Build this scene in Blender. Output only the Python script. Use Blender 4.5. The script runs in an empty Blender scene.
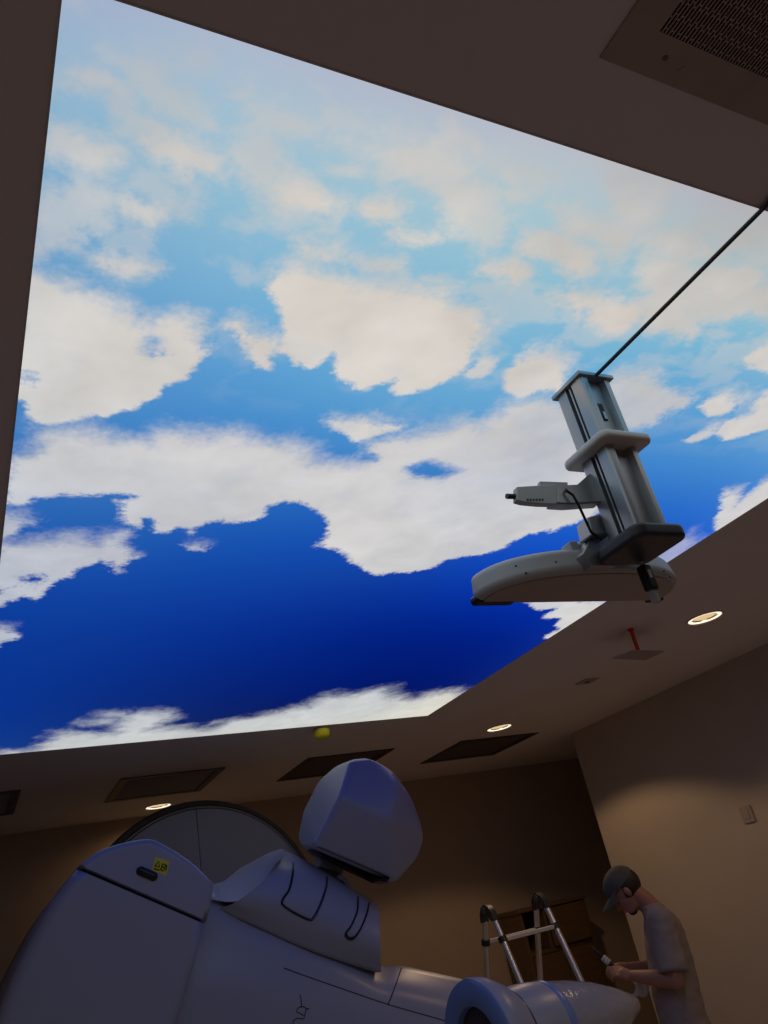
import bpy, bmesh, math, random
import numpy as np
from mathutils import Vector, Matrix, noise

random.seed(7)
scene = bpy.context.scene
COL = scene.collection

# ------------------------------------------------------------------ camera
EYE = Vector((0.0, 0.0, 1.6))
RIGHT = Vector((0.8869, -0.4190, -0.1959)).normalized()
DOWN = Vector((0.0393, 0.4914, -0.8700)).normalized()
FWD = RIGHT.cross(DOWN).normalized()
DOWN = FWD.cross(RIGHT).normalized()
FOCAL = 792.0
cam_data = bpy.data.cameras.new('camera')
cam = bpy.data.objects.new('camera', cam_data)
COL.objects.link(cam)
cam_data.sensor_fit = 'VERTICAL'
cam_data.sensor_height = 36.0
cam_data.lens = 36.0 * FOCAL / 1024.0
cam_data.clip_start = 0.02
up, back = -DOWN, -FWD
cam.matrix_world = Matrix(((RIGHT.x, up.x, back.x, EYE.x), (RIGHT.y, up.y, back.y, EYE.y),
                           (RIGHT.z, up.z, back.z, EYE.z), (0, 0, 0, 1)))
scene.camera = cam

# ------------------------------------------------------------------ world, exposure
world = bpy.data.worlds.new('world')
scene.world = world
world.use_nodes = True
world.node_tree.nodes['Background'].inputs[0].default_value = (0.02, 0.02, 0.022, 1)
world.node_tree.nodes['Background'].inputs[1].default_value = 0.2
scene.view_settings.view_transform = 'Standard'
scene.view_settings.look = 'None'
scene.view_settings.gamma = 1.0
scene.view_settings.use_curve_mapping = False
scene.view_settings.exposure = 0.0
LAMP_WATTS = 9.0
LAMP_COLOUR = (1.0, 0.66, 0.36)

# ------------------------------------------------------------------ helpers
def sight(x, y):
    return (RIGHT * ((x - 384) / FOCAL) + DOWN * ((y - 512) / FOCAL) + FWD)

def on_y(x, y, Y):
    """point of the room at distance Y down the room, seen along a measured sight line"""
    d = sight(x, y)
    return EYE + d * (Y / d.y)

def on_z(x, y, z):
    d = sight(x, y)
    return EYE + d * ((z - EYE.z) / d.z)

def lin(c):
    c = c / 255.0
    return c / 12.92 if c <= 0.04045 else ((c + 0.055) / 1.055) ** 2.4

def material(name, col, rough=0.6, metal=0.0, vary=0.12, scale=6.0, bump=0.0, bump_scale=60.0, coat=0.0, trans=0.0, stretch=None):
    m = bpy.data.materials.new(name)
    m.use_nodes = True
    nt = m.node_tree
    b = nt.nodes['Principled BSDF']
    tc = nt.nodes.new('ShaderNodeTexCoord')
    mp = nt.nodes.new('ShaderNodeMapping')
    nt.links.new(tc.outputs['Object'], mp.inputs[0])
    if stretch:
        mp.inputs['Scale'].default_value = stretch
    n = nt.nodes.new('ShaderNodeTexNoise')
    n.inputs['Scale'].default_value = scale
    n.inputs['Detail'].default_value = 5
    nt.links.new(mp.outputs[0], n.inputs['Vector'])
    mix = nt.nodes.new('ShaderNodeMixRGB')
    mix.inputs[1].default_value = (*[c * (1 - vary) for c in col], 1)
    mix.inputs[2].default_value = (*[min(1, c * (1 + vary)) for c in col], 1)
    nt.links.new(n.outputs[0], mix.inputs[0])
    nt.links.new(mix.outputs[0], b.inputs['Base Color'])
    b.inputs['Roughness'].default_value = rough
    b.inputs['Metallic'].default_value = metal
    b.inputs['Coat Weight'].default_value = coat
    b.inputs['Transmission Weight'].default_value = trans
    if bump:
        n2 = nt.nodes.new('ShaderNodeTexNoise')
        n2.inputs['Scale'].default_value = bump_scale
        n2.inputs['Detail'].default_value = 4
        nt.links.new(mp.outputs[0], n2.inputs['Vector'])
        bp = nt.nodes.new('ShaderNodeBump')
        bp.inputs['Strength'].default_value = bump
        bp.inputs['Distance'].default_value = 0.01
        nt.links.new(n2.outputs[0], bp.inputs['Height'])
        nt.links.new(bp.outputs[0], b.inputs['Normal'])
    return m

def glow(name, col, strength):
    m = bpy.data.materials.new(name)
    m.use_nodes = True
    nt = m.node_tree
    nt.nodes.remove(nt.nodes['Principled BSDF'])
    e = nt.nodes.new('ShaderNodeEmission')
    n = nt.nodes.new('ShaderNodeTexNoise')
    n.inputs['Scale'].default_value = 30
    r = nt.nodes.new('ShaderNodeMapRange')
    r.inputs['To Min'].default_value = strength * 0.9
    r.inputs['To Max'].default_value = strength * 1.1
    nt.links.new(n.outputs[0], r.inputs['Value'])
    nt.links.new(r.outputs[0], e.inputs['Strength'])
    e.inputs['Color'].default_value = (*col, 1)
    nt.links.new(e.outputs[0], nt.nodes['Material Output'].inputs[0])
    return m

M = dict(
    ceiling=material('ceiling_paint', (0.80, 0.75, 0.72), 0.75, vary=0.04, scale=3, bump=0.05, bump_scale=300),
    wall=material('wall_paint', (0.54, 0.46, 0.39), 0.7, vary=0.05, scale=4, bump=0.12, bump_scale=220),
    wall_brown=material('brown_wall_paint', (0.47, 0.36, 0.26), 0.7, vary=0.06, scale=4, bump=0.12, bump_scale=220),
    floor=material('floor_vinyl', (0.58, 0.50, 0.44), 0.4, vary=0.1, scale=5),
    void=material('dark_void', (0.012, 0.010, 0.009), 0.9, vary=0.2),
    trim=material('panel_trim', (0.70, 0.63, 0.60), 0.6),
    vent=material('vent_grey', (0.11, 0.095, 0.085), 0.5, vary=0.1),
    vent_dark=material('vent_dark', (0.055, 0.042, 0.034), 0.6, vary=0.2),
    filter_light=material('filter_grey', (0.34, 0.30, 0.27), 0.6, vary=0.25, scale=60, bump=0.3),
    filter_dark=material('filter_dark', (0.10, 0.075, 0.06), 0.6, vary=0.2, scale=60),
    grille=material('grille_enamel', (0.42, 0.34, 0.28), 0.45, vary=0.15, scale=14, bump=0.05),
    screw=material('screw_steel', (0.16, 0.13, 0.11), 0.4, metal=0.6),
    alu=material('aluminium', (0.40, 0.41, 0.42), 0.38, metal=0.75, vary=0.08, scale=20, stretch=(1, 1, 0.05)),
    alu_bright=material('ladder_aluminium', (0.74, 0.75, 0.78), 0.3, metal=0.85, vary=0.06, scale=20),
    slot=material('slot_black', (0.03, 0.032, 0.035), 0.6),
    pod=material('pod_plastic', (0.50, 0.50, 0.49), 0.42, vary=0.05, scale=8, bump=0.03, bump_scale=400),
    collar=material('collar_plastic', (0.72, 0.69, 0.65), 0.4, vary=0.05),
    black=material('black_plastic', (0.015, 0.015, 0.017), 0.35, vary=0.2),
    endcap=material('end_cap_plastic', (0.035, 0.038, 0.045), 0.4, vary=0.15, bump=0.06, bump_scale=300),
    linac=material('linac_enamel', (0.40, 0.41, 0.45), 0.36, vary=0.03, scale=3, bump=0.02, bump_scale=500, coat=0.0),
    linac_grey=material('linac_grey', (0.27, 0.26, 0.28), 0.45, vary=0.05, scale=3),
    blue=material('sky_lit_plastic', (0.20, 0.30, 0.52), 0.35, vary=0.04),  # blue of the sky panel's light on the pale rim, put into the colour
    yellow=material('yellow_plastic', (0.75, 0.62, 0.02), 0.4, vary=0.08),
    sticker=material('yellow_sticker', (0.85, 0.72, 0.03), 0.5, vary=0.06, scale=40),
    red=material('red_rod', (0.75, 0.03, 0.02), 0.45, vary=0.1),
    plate=material('hanging_plate_paint', (0.40, 0.34, 0.31), 0.6, vary=0.08),
    white=material('white_plastic', (0.75, 0.74, 0.72), 0.45, vary=0.04),
    wood=material('cabinet_wood', (0.14, 0.08, 0.036), 0.5, vary=0.35, scale=5, stretch=(1, 1, 8)),
    skin=material('skin', (0.40, 0.19, 0.12), 0.5, vary=0.1, scale=20),
    hair=material('hair', (0.03, 0.018, 0.012), 0.6, vary=0.3, scale=80),
    cap=material('cap_cloth', (0.085, 0.085, 0.075), 0.85, vary=0.3, scale=40, bump=0.2),
    shirt=material('shirt_cloth', (0.30, 0.25, 0.225), 0.9, vary=0.08, scale=14, bump=0.3, bump_scale=25),
    trousers=material('trousers_cloth', (0.12, 0.13, 0.16), 0.9, vary=0.15, scale=10, bump=0.2),
    shoe=material('shoe_leather', (0.05, 0.04, 0.035), 0.6),
    wrap=material('clear_wrap', (0.40, 0.40, 0.42), 0.2, vary=0.1, scale=30, bump=0.5, bump_scale=30, coat=0.5),
    rag=material('white_cloth', (0.72, 0.70, 0.66), 0.9, vary=0.08, bump=0.3),
    lamp=glow('lamp_glow', (1.0, 0.84, 0.60), 1.5),
    lamp_ring=glow('lamp_ring_glow', (1.0, 0.70, 0.38), 0.75),
)

class G:
    """collects geometry for one mesh"""
    def __init__(s):
        s.v, s.f = [], []
    def add(s, v, f):
        o = len(s.v)
        s.v += [tuple(p) for p in v]
        s.f += [tuple(i + o for i in q) for q in f]
        return s
    def box(s, x0, x1, y0, y1, z0, z1):
        return s.add([(x, y, z) for z in (z0, z1) for y in (y0, y1) for x in (x0, x1)],
                     [(0, 2, 3, 1), (4, 5, 7, 6), (0, 1, 5, 4), (2, 6, 7, 3), (0, 4, 6, 2), (1, 3, 7, 5)])
    def tube(s, pts, r, seg=10, cap=True):
        pts = [Vector(p) for p in pts]
        n = len(pts)
        rr = r if isinstance(r, (list, tuple)) else [r] * n
        v, f = [], []
        t0 = (pts[1] - pts[0]).normalized()
        ref = Vector((0, 0, 1)) if abs(t0.z) < 0.9 else Vector((1, 0, 0))
        a = t0.cross(ref).normalized()
        for i, p in enumerate(pts):
            t = (pts[min(i + 1, n - 1)] - pts[max(i - 1, 0)]).normalized()
            a = (a - t * a.dot(t)).normalized()
            b = t.cross(a)
            for k in range(seg):
                w = 2 * math.pi * k / seg
                v.append(p + (a * math.cos(w) + b * math.sin(w)) * rr[i])
        for i in range(n - 1):
            for k in range(seg):
                k2 = (k + 1) % seg
                f.append((i * seg + k, i * seg + k2, (i + 1) * seg + k2, (i + 1) * seg + k))
        if cap:
            f.append(tuple(range(seg - 1, -1, -1)))
            f.append(tuple((n - 1) * seg + k for k in range(seg)))
        return s.add(v, f)
    def lathe(s, prof, c, axis, seg=48, close=False):
        """prof: (distance along axis, radius)"""
        axis = Vector(axis).normalized()
        ref = Vector((0, 0, 1)) if abs(axis.z) < 0.9 else Vector((1, 0, 0))
        a = axis.cross(ref).normalized()
        b = axis.cross(a)
        c = Vector(c)
        v, f = [], []
        for d, r in prof:
            for k in range(seg):
                w = 2 * math.pi * k / seg
                v.append(c + axis * d + (a * math.cos(w) + b * math.sin(w)) * max(r, 1e-4))
        m = len(prof)
        for i in range(m if close else m - 1):
            j = (i + 1) % m
            for k in range(seg):
                k2 = (k + 1) % seg
                f.append((i * seg + k, j * seg + k, j * seg + k2, i * seg + k2))
        return s.add(v, f)
    def prism(s, front, backp):
        n = len(front)
        f = [tuple(range(n)), tuple(range(2 * n - 1, n - 1, -1))]
        f += [(i, n + i, n + (i + 1) % n, (i + 1) % n) for i in range(n)]
        return s.add(list(front) + list(backp), f)
    def ball(s, c, r, seg=16, rings=10, rot=None):
        """ellipsoid; r = (rx, ry, rz)"""
        v, f = [], []
        rot = rot or Matrix.Identity(3)
        for i in range(rings + 1):
            t = math.pi * i / rings
            for k in range(seg):
                w = 2 * math.pi * k / seg
                rr = max(math.sin(t), 1e-3)
                v.append(Vector(c) + rot @ Vector((r[0] * rr * math.cos(w), r[1] * rr * math.sin(w), r[2] * math.cos(t))))
        for i in range(rings):
            for k in range(seg):
                k2 = (k + 1) % seg
                f.append((i * seg + k, (i + 1) * seg + k, (i + 1) * seg + k2, i * seg + k2))
        f.append(tuple(range(seg)))
        f.append(tuple(rings * seg + k for k in range(seg - 1, -1, -1)))
        return s.add(v, f)

def fix_normals(me):
    bm = bmesh.new()
    bm.from_mesh(me)
    bmesh.ops.recalc_face_normals(bm, faces=bm.faces)
    bm.to_mesh(me)
    bm.free()

def build(name, g, mat, parent=None, smooth=None, bevel=0.0, seg=3, angle=40, subsurf=0, recalc=True):
    me = bpy.data.meshes.new(name)
    me.from_pydata(g.v, [], g.f)
    if recalc:
        fix_normals(me)
    me.materials.append(M[mat] if isinstance(mat, str) else mat)
    o = bpy.data.objects.new(name, me)
    COL.objects.link(o)
    if parent is not None:
        o.parent = parent
        e = parent
        while e is not None and e.type != 'EMPTY':
            e = e.parent
        if e is not None and not LOCAL.get(e.name) and parent.type == 'EMPTY':
            o.matrix_parent_inverse = Matrix.Translation(-e.location)
    if bevel:
        b = o.modifiers.new('bevel', 'BEVEL')
        b.width = bevel
        b.segments = seg
        b.limit_method = 'ANGLE'
        b.angle_limit = math.radians(angle)
        b.use_clamp_overlap = True
    if subsurf:
        q = o.modifiers.new('subsurf', 'SUBSURF')
        q.levels = q.render_levels = subsurf
    if smooth is None:
        smooth = bool(bevel or subsurf)
    if smooth:
        me.polygons.foreach_set('use_smooth', [True] * len(me.polygons))
        if bevel:
            w = o.modifiers.new('normals', 'WEIGHTED_NORMAL')
            w.keep_sharp = True
        elif not subsurf:
            me.set_sharp_from_angle(angle=math.radians(angle))
    return o

LOCAL = {}

def thing(name, label, cat, loc=(0, 0, 0), group=None, local=False, rotz=0.0):
    o = bpy.data.objects.new(name, None)
    COL.objects.link(o)
    o.location = loc
    o.rotation_euler = (0, 0, rotz)
    o.empty_display_size = 0.1
    if local:
        LOCAL[o.name] = True
    return tag(o, label, cat, group)

def tag(o, label, cat, group=None):
    o['label'] = label
    o['category'] = cat
    if group:
        o['group'] = group
    return o

from mathutils.bvhtree import BVHTree
def surface(o_):
    me_ = o_.data
    return BVHTree.FromPolygons([v.co for v in me_.vertices], [tuple(p.vertices) for p in me_.polygons])
def hit(tree, x, y, lift=.001):
    d = sight(x, y).normalized()
    h_ = tree.ray_cast(EYE, d)
    return None if h_[0] is None else h_[0] - d * lift

def structure(name, g, mat, parent=None):
    o = build(name, g, mat, parent)
    o['kind'] = 'structure'
    return o

# ------------------------------------------------------------------ the room
H = 2.75
XL, XR, YF, YB, XREC = -2.0, 4.83, -1.6, 7.0, 6.4
YCOR = 5.69
PX0, PX1, PY0, PY1 = 0.078, 2.742, 0.625, 4.573       # the luminous sky panel
VENTS = [(-0.37, 0.33), (0.92, 1.61), (2.22, 2.93), (3.535, 4.31)]
VY0, VY1 = 5.47, 6.19
GX0, GX1, GY0, GY1 = 0.868, 1.468, -0.13, 0.470      # enamelled plate with the perforated grille
LAMPS = [(3.69, 2.95), (3.69, 5.14), (1.385, 6.62), (3.69, 0.76), (-0.87, 0.76)]  # last two are added out of view to raise the warm bounce light

structure('floor', G().box(XL - .2, XREC + .2, YF - .2, YB + .2, -0.1, 0), 'floor')
structure('wall_left', G().box(XL - .2, XL, YF - .2, YB + .2, 0, H + .3), 'wall')
structure('wall_front', G().box(XL, XREC, YF - .2, YF, 0, H + .3), 'wall')
structure('wall_back', G().box(XL, XREC, YB, YB + .2, 0, H + .3), 'wall_brown')
structure('wall_right', G().box(XR, XREC, YF, YCOR, 0, H + .3), 'wall')
structure('wall_recess', G().box(XREC, XREC + .2, YF, YB + .2, 0, H + .3), 'wall_brown')

holes = [(GX0 + .06, GX1 - .06, GY0 + .06, GY1 - .06)]
holes += [(a + .02, b - .02, VY0 + .02, VY1 - .02) for a, b in VENTS]
holes += [(x - .062, x + .062, y - .062, y + .062) for x, y in LAMPS]
xs = sorted({XL, XREC} | {h[0] for h in holes} | {h[1] for h in holes})
ys = sorted({YF, YB} | {h[2] for h in holes} | {h[3] for h in holes})
g = G()
for i in range(len(xs) - 1):
    for j in range(len(ys) - 1):
        cx, cy = (xs[i] + xs[i + 1]) / 2, (ys[j] + ys[j + 1]) / 2
        if any(h[0] < cx < h[1] and h[2] < cy < h[3] for h in holes):
            continue
        g.box(xs[i], xs[i + 1], ys[j], ys[j + 1], H, H + 0.03)
structure('ceiling', g, 'ceiling')
structure('trim_1', G().box(XL, XREC, YF, YB, H + .28, H + .3), 'void')   # slab above the void

# ------------------------------------------------------------------ the printed sky sheet
# every cloud on the printed sheet: (edge kind, opacity, outline in mm of room X, Y)
CLOUDS = [
(3,1,[(139,4618),(209,4505),(359,4502),(392,4323),(442,4266),(635,4347),(705,4313),(700,4184),(714,4032),(773,3981),(909,4049),(944,4146),(919,4304),(1113,4382),(1265,4428),(1275,4313),(1451,4247),(1515,4189),(1733,4131),(1746,4007),(1762,3940),(1873,3946),(2043,3910),(2095,3886),(2234,4040),(2341,4120),(2408,4116),(2469,4033),(2588,4058),(2669,4036),(2744,4090),(2961,4797),(184,4783)]),
(3,0.75,[(553,4089),(656,4084),(687,4162),(587,4168)]),
(3,0.7,[(604,3986),(713,3965),(732,4020),(628,4026)]),
(2,1,[(2242,2671),(2343,2767),(2431,2782),(2496,2773),(2480,2833),(2492,2883),(2612,2903),(2619,2981),(2692,3053),(2719,3153),(2877,3255),(2835,2737),(2674,2660)]),
(2,0.95,[(51,2200),(175,2194),(240,2178),(280,2164),(304,2188),(336,2212),(347,2173),(365,2140),(391,2126),(388,2177),(420,2235),(464,2281),(447,2324),(420,2382),(381,2326),(353,2298),(329,2334),(301,2348),(285,2413),(242,2480),(236,2581),(193,2612),(162,2587),(119,2610),(69,2673)]),
(2,0.9,[(55,2039),(101,2041),(127,2067),(160,2070),(154,2094),(122,2101),(107,2149),(61,2188)]),
(2,0.9,[(68,2828),(131,2850),(150,2908),(131,2964),(74,3008)]),
(2,0.75,[(592,2201),(639,2199),(653,2219),(614,2227)]),
(2,1,[(71,1870),(81,1758),(114,1706),(141,1640),(204,1614),(261,1630),(309,1644),(381,1646),(391,1601),(468,1598),(567,1588),(657,1606),(730,1596),(800,1633),(861,1676),(940,1681),(1042,1668),(1013,1635),(961,1616),(959,1572),(988,1548),(1076,1506),(1153,1471),(1165,1435),(1235,1443),(1258,1374),(1301,1339),(1439,1339),(1609,1415),(1827,1612),(1997,1827),(2022,1898),(1938,2004),(1825,2042),(1778,2108),(1775,2173),(1742,2208),(1642,2253),(1591,2280),(1558,2341),(1497,2395),(1390,2396),(1319,2379),(1229,2314),(1170,2267),(1115,2200),(1027,2182),(1025,2075),(996,2010),(935,1951),(868,1902),(807,1907),(775,1934),(788,1994),(745,2028),(676,2039),(637,2042),(622,2068),(595,2121),(554,2098),(514,2119),(475,2115),(472,2054),(447,2044),(437,2099),(405,2077),(363,2056),(379,2002),(351,1943),(392,1918),(345,1901),(251,1921),(202,1926),(156,1951),(122,1986),(72,1985)]),
(1,0.95,[(785,1496),(811,1479),(843,1487),(889,1462),(955,1478),(1017,1482),(1014,1506),(953,1539),(931,1557),(911,1579),(864,1538),(822,1540)]),
(1,1,[(58,1143),(125,1144),(180,1170),(220,1193),(282,1225),(329,1214),(363,1189),(395,1193),(397,1220),(424,1262),(428,1294),(421,1336),(419,1364),(398,1393),(372,1427),(369,1465),(341,1496),(314,1532),(289,1544),(264,1568),(241,1564),(212,1588),(170,1603),(140,1620),(111,1604),(100,1568),(94,1532),(62,1519),(58,1310)]),
(0,0.62,[(62,967),(121,951),(167,942),(195,940),(192,984),(190,1014),(160,1038),(143,1078),(119,1084),(73,1124),(66,987)]),
(0,0.85,[(113,1021),(149,1003),(177,1017),(160,1040),(145,1077),(122,1078)]),
(0,0.9,[(186,943),(213,931),(247,936),(273,942),(282,960),(273,985),(258,998),(231,989),(204,979)]),
(0,0.45,[(272,927),(325,921),(327,950),(299,957)]),
(0,0.9,[(170,1088),(201,1070),(237,1071),(282,1077),(291,1090),(251,1105),(236,1122),(204,1114)]),
(0,0.85,[(65,822),(101,833),(132,847),(170,858),(185,873),(160,895),(123,904),(92,890),(71,887)]),
(0,0.95,[(212,849),(224,814),(244,799),(275,798),(308,802),(340,817),(344,846),(314,859),(297,874),(265,861),(232,859)]),
(0,0.8,[(71,761),(106,747),(145,731),(153,741),(121,764),(102,772),(70,777)]),
(0,0.6,[(133,695),(187,691),(229,693),(243,721),(267,730),(294,747),(325,774),(286,775),(238,768),(212,749),(187,731),(149,714)]),
(0,0.4,[(232,672),(263,651),(299,662),(271,684),(242,684)]),
(0,0.6,[(324,690),(364,708),(407,708),(481,723),(448,748),(410,752),(435,799),(448,863),(410,861),(376,837),(342,799),(365,743)]),
(0,0.95,[(408,838),(453,827),(499,826),(548,830),(580,855),(572,885),(534,893),(502,888),(478,901),(442,875)]),
(0,0.95,[(596,841),(614,823),(658,829),(687,837),(663,861),(638,875),(607,862)]),
(0,0.95,[(688,891),(710,870),(756,873),(795,883),(774,907),(735,920),(704,915)]),
(0,0.75,[(522,952),(586,950),(674,954),(752,953),(769,974),(691,993),(603,993),(543,990)]),
(1,1,[(501,1073),(528,1015),(564,1001),(628,1001),(706,1015),(812,1001),(886,1001),(958,1028),(1033,1070),(1043,1130),(1057,1201),(1061,1247),(1038,1296),(1007,1330),(973,1353),(936,1360),(910,1336),(904,1313),(870,1327),(842,1356),(808,1358),(810,1334),(764,1331),(733,1310),(730,1267),(710,1242),(699,1284),(683,1305),(656,1292),(633,1297),(613,1273),(587,1268),(584,1211),(560,1153),(530,1115)]),
(1,1,[(451,1202),(471,1182),(504,1206),(532,1223),(566,1225),(600,1251),(580,1290),(581,1322),(562,1322),(532,1300),(514,1276),(499,1262),(473,1235)]),
(1,0.8,[(1068,1250),(1085,1219),(1073,1161),(1105,1184),(1131,1183),(1131,1226),(1097,1268)]),
(1,1,[(1174,1225),(1176,1177),(1191,1132),(1242,1118),(1322,1148),(1405,1267),(1322,1273),(1285,1315),(1215,1284)]),
(0,0.85,[(1482,1222),(1490,1173),(1601,1143),(1763,1193),(1851,1225),(1816,1280),(1806,1343),(1749,1394),(1609,1339)]),
(1,0.9,[(1258,1365),(1344,1304),(1483,1327),(1627,1413),(1561,1502),(1409,1497)]),
(0,0.5,[(499,687),(602,674),(685,684),(660,712),(584,715),(519,715)]),
(0,0.55,[(494,719),(567,720),(624,719),(625,739),(542,747),(500,744)]),
(0,0.6,[(631,725),(651,694),(705,720),(764,713),(813,721),(816,745),(763,747),(699,765),(644,750)]),
(0,0.65,[(726,757),(787,751),(847,757),(918,786),(917,840),(913,879),(884,892),(846,870),(793,858),(748,797)]),
(0,0.95,[(911,933),(931,908),(985,894),(1048,902),(1055,930),(1026,955),(977,940),(940,943)]),
(0,0.95,[(958,843),(1002,807),(1072,797),(1151,818),(1171,871),(1162,913),(1122,898),(1075,872),(1007,869)]),
(0,0.75,[(982,744),(1024,720),(1109,729),(1194,764),(1209,820),(1140,798),(1086,798),(1024,786)]),
(0,0.5,[(1054,663),(1163,668),(1223,703),(1207,747),(1115,720)]),
(0,0.5,[(738,668),(844,668),(954,692),(928,722),(838,725),(764,713)]),
(0,0.95,[(1120,951),(1178,934),(1249,930),(1332,921),(1397,929),(1420,976),(1401,1017),(1378,1048),(1332,1032),(1280,1025),(1232,984),(1160,968)]),
(0,0.85,[(1278,832),(1319,789),(1422,784),(1573,755),(1696,790),(1822,894),(1695,893),(1670,921),(1599,955),(1616,1001),(1533,996),(1485,1017),(1420,984),(1351,890)]),
(0,0.6,[(1227,770),(1295,718),(1448,741),(1427,789),(1309,795)]),
(0,0.5,[(1314,678),(1443,670),(1564,681),(1649,752),(1525,758),(1394,726)]),
(1,0.95,[(1842,1027),(1875,938),(2034,1069),(1917,1064),(1870,1051)]),
(1,0.95,[(1891,1248),(1904,1191),(1931,1158),(2020,1195),(2045,1242),(2013,1273),(1973,1285)]),
(1,0.95,[(2081,1354),(2066,1302),(2108,1258),(2072,1137),(2106,1121),(2302,1281),(2214,1351),(2153,1395)]),
(1,0.85,[(1981,1414),(2019,1364),(2037,1317),(2071,1361),(2050,1416)]),
(2,0.95,[(2670,1923),(2555,1778),(2470,1674),(2541,1659),(2633,1771),(2629,1733),(2618,1659),(2593,1520),(2919,1787),(2750,1987)]),
(2,0.5,[(2567,2255),(2581,2113),(2595,1979),(2736,2060),(2777,2352)]),
(0,0.8,[(1750,760),(1950,720),(2150,790),(2300,900),(2200,1010),(2000,960),(1820,900)]),
(0,0.75,[(2380,700),(2600,690),(2760,780),(2760,930),(2560,880),(2420,820)]),
(1,0.9,[(2250,1120),(2420,1080),(2600,1150),(2760,1130),(2760,1330),(2560,1340),(2400,1270)]),
]
GAPS = [
[(1120,1680),(1151,1649),(1184,1634),(1240,1654),(1311,1674),(1283,1700),(1265,1731),(1209,1726),(1161,1720)],
[(132,2436),(187,2421),(185,2458),(145,2472)],
[(307,1296),(322,1283),(333,1307),(315,1320)],
[(76,1437),(92,1444),(85,1459),(74,1461)],
]
SKY_TINTS = [
((91,672),(160,186,205)),
((162,707),(156,183,205)),
((257,623),(172,196,211)),
((126,800),(135,172,205)),
((102,916),(118,163,200)),
((322,894),(138,182,210)),
((394,964),(140,186,211)),
((265,1034),(126,174,206)),
((341,1131),(108,163,206)),
((122,1112),(112,156,198)),
((430,1168),(108,170,214)),
((453,1104),(128,182,214)),
((507,1460),(74,142,205)),
((600,1526),(70,140,204)),
((96,1599),(72,132,194)),
((828,1630),(64,134,200)),
((697,1426),(82,154,210)),
((1044,1387),(108,170,210)),
((1150,1304),(110,175,215)),
((210,2010),(48,108,180)),
((320,2059),(42,100,178)),
((639,2199),(20,78,172)),
((921,2048),(22,84,182)),
((190,2782),(14,60,148)),
((397,2618),(14,62,158)),
((789,2818),(9,50,148)),
((1208,2844),(8,46,142)),
((1690,2873),(7,36,130)),
((1221,3594),(7,34,118)),
((533,3607),(9,45,132)),
((233,3982),(13,54,142)),
((2039,3578),(4,26,108)),
((2298,3171),(4,28,118)),
((2373,2914),(4,38,150)),
((1929,2410),(10,62,185)),
((2007,2096),(22,86,205)),
((2323,1761),(42,112,202)),
((2167,1507),(72,142,206)),
((2012,1589),(58,130,206)),
((1758,1148),(108,175,211)),
((1531,1106),(114,176,210)),
((1138,1057),(124,178,209)),
((1195,865),(142,186,208)),
((970,1012),(128,178,207)),
((771,839),(152,190,210)),
((495,722),(164,188,205)),
((558,784),(160,186,205)),
((430,687),(175,195,208)),
((730,691),(176,196,206)),
((939,673),(184,198,204)),
((1191,699),(180,190,196)),
((1431,674),(172,176,178)),
((1743,1022),(106,172,214)),
((2090,1183),(98,162,210)),
((2679,2063),(34,94,196)),
((2427,1539),(62,128,202)),
((1013,1329),(100,165,210)),
((2454,2258),(10,70,200)),
((2331,3543),(5,28,114)),
((2446,3991),(4,26,108)),
((1558,3813),(6,33,116)),
((2208,2670),(6,44,158)),
((1350,2646),(9,48,148)),
((2685,4039),(5,28,112)),
((169,4451),(14,56,142)),
((114,3168),(14,58,146)),
((2443,2677),(6,52,170)),
((2639,3506),(5,30,120)),
((732,3507),(9,42,126)),
((2078,3917),(5,28,108)),
((2597,2567),(10,65,190)),
((2700,650),(178,188,196)),
((2700,1150),(132,178,208)),
((2200,700),(176,190,200)),
((2000,1000),(150,186,206)),
((2700,900),(156,184,204)),
((2400,1300),(118,174,210)),
((2700,1500),(92,156,208)),
((2300,900),(152,184,205)),
]
CLOUD_TINTS = [
((110,724),(205,205,206)),
((220,720),(206,204,204)),
((274,827),(218,212,206)),
((253,968),(226,218,208)),
((111,1006),(196,203,210)),
((491,857),(224,214,204)),
((381,738),(206,206,208)),
((716,904),(226,218,206)),
((786,786),(214,208,202)),
((1065,840),(220,212,204)),
((1143,738),(202,200,198)),
((1480,718),(190,188,186)),
((1283,972),(224,214,204)),
((1550,842),(218,208,200)),
((1911,1030),(226,218,210)),
((217,1306),(221,216,210)),
((162,1520),(228,224,216)),
((372,1273),(224,218,212)),
((751,1126),(216,212,208)),
((898,1271),(230,222,212)),
((688,1206),(228,220,212)),
((1253,1222),(228,216,206)),
((1667,1257),(212,208,204)),
((398,1735),(206,208,214)),
((668,1751),(214,214,216)),
((1254,1992),(220,217,216)),
((1059,1598),(226,222,218)),
((1442,1658),(194,200,213)),
((1580,1527),(188,197,212)),
((1294,1540),(200,205,214)),
((1410,1396),(224,218,212)),
((1842,1876),(222,218,214)),
((1199,2290),(224,220,216)),
((240,2315),(196,200,210)),
((1471,4430),(214,216,214)),
((2380,4267),(216,218,214)),
((652,4468),(205,210,212)),
((2618,2827),(224,222,220)),
((2619,1734),(222,220,220)),
((2127,1336),(224,218,212)),
((2700,650),(202,200,198)),
((2200,750),(208,204,200)),
((2650,1200),(222,216,210)),
((2700,1700),(222,218,214)),
((2650,900),(210,206,202)),
((2700,2500),(222,219,217)),
((2700,3300),(220,220,219)),
((100,4500),(206,210,212)),
]

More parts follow.
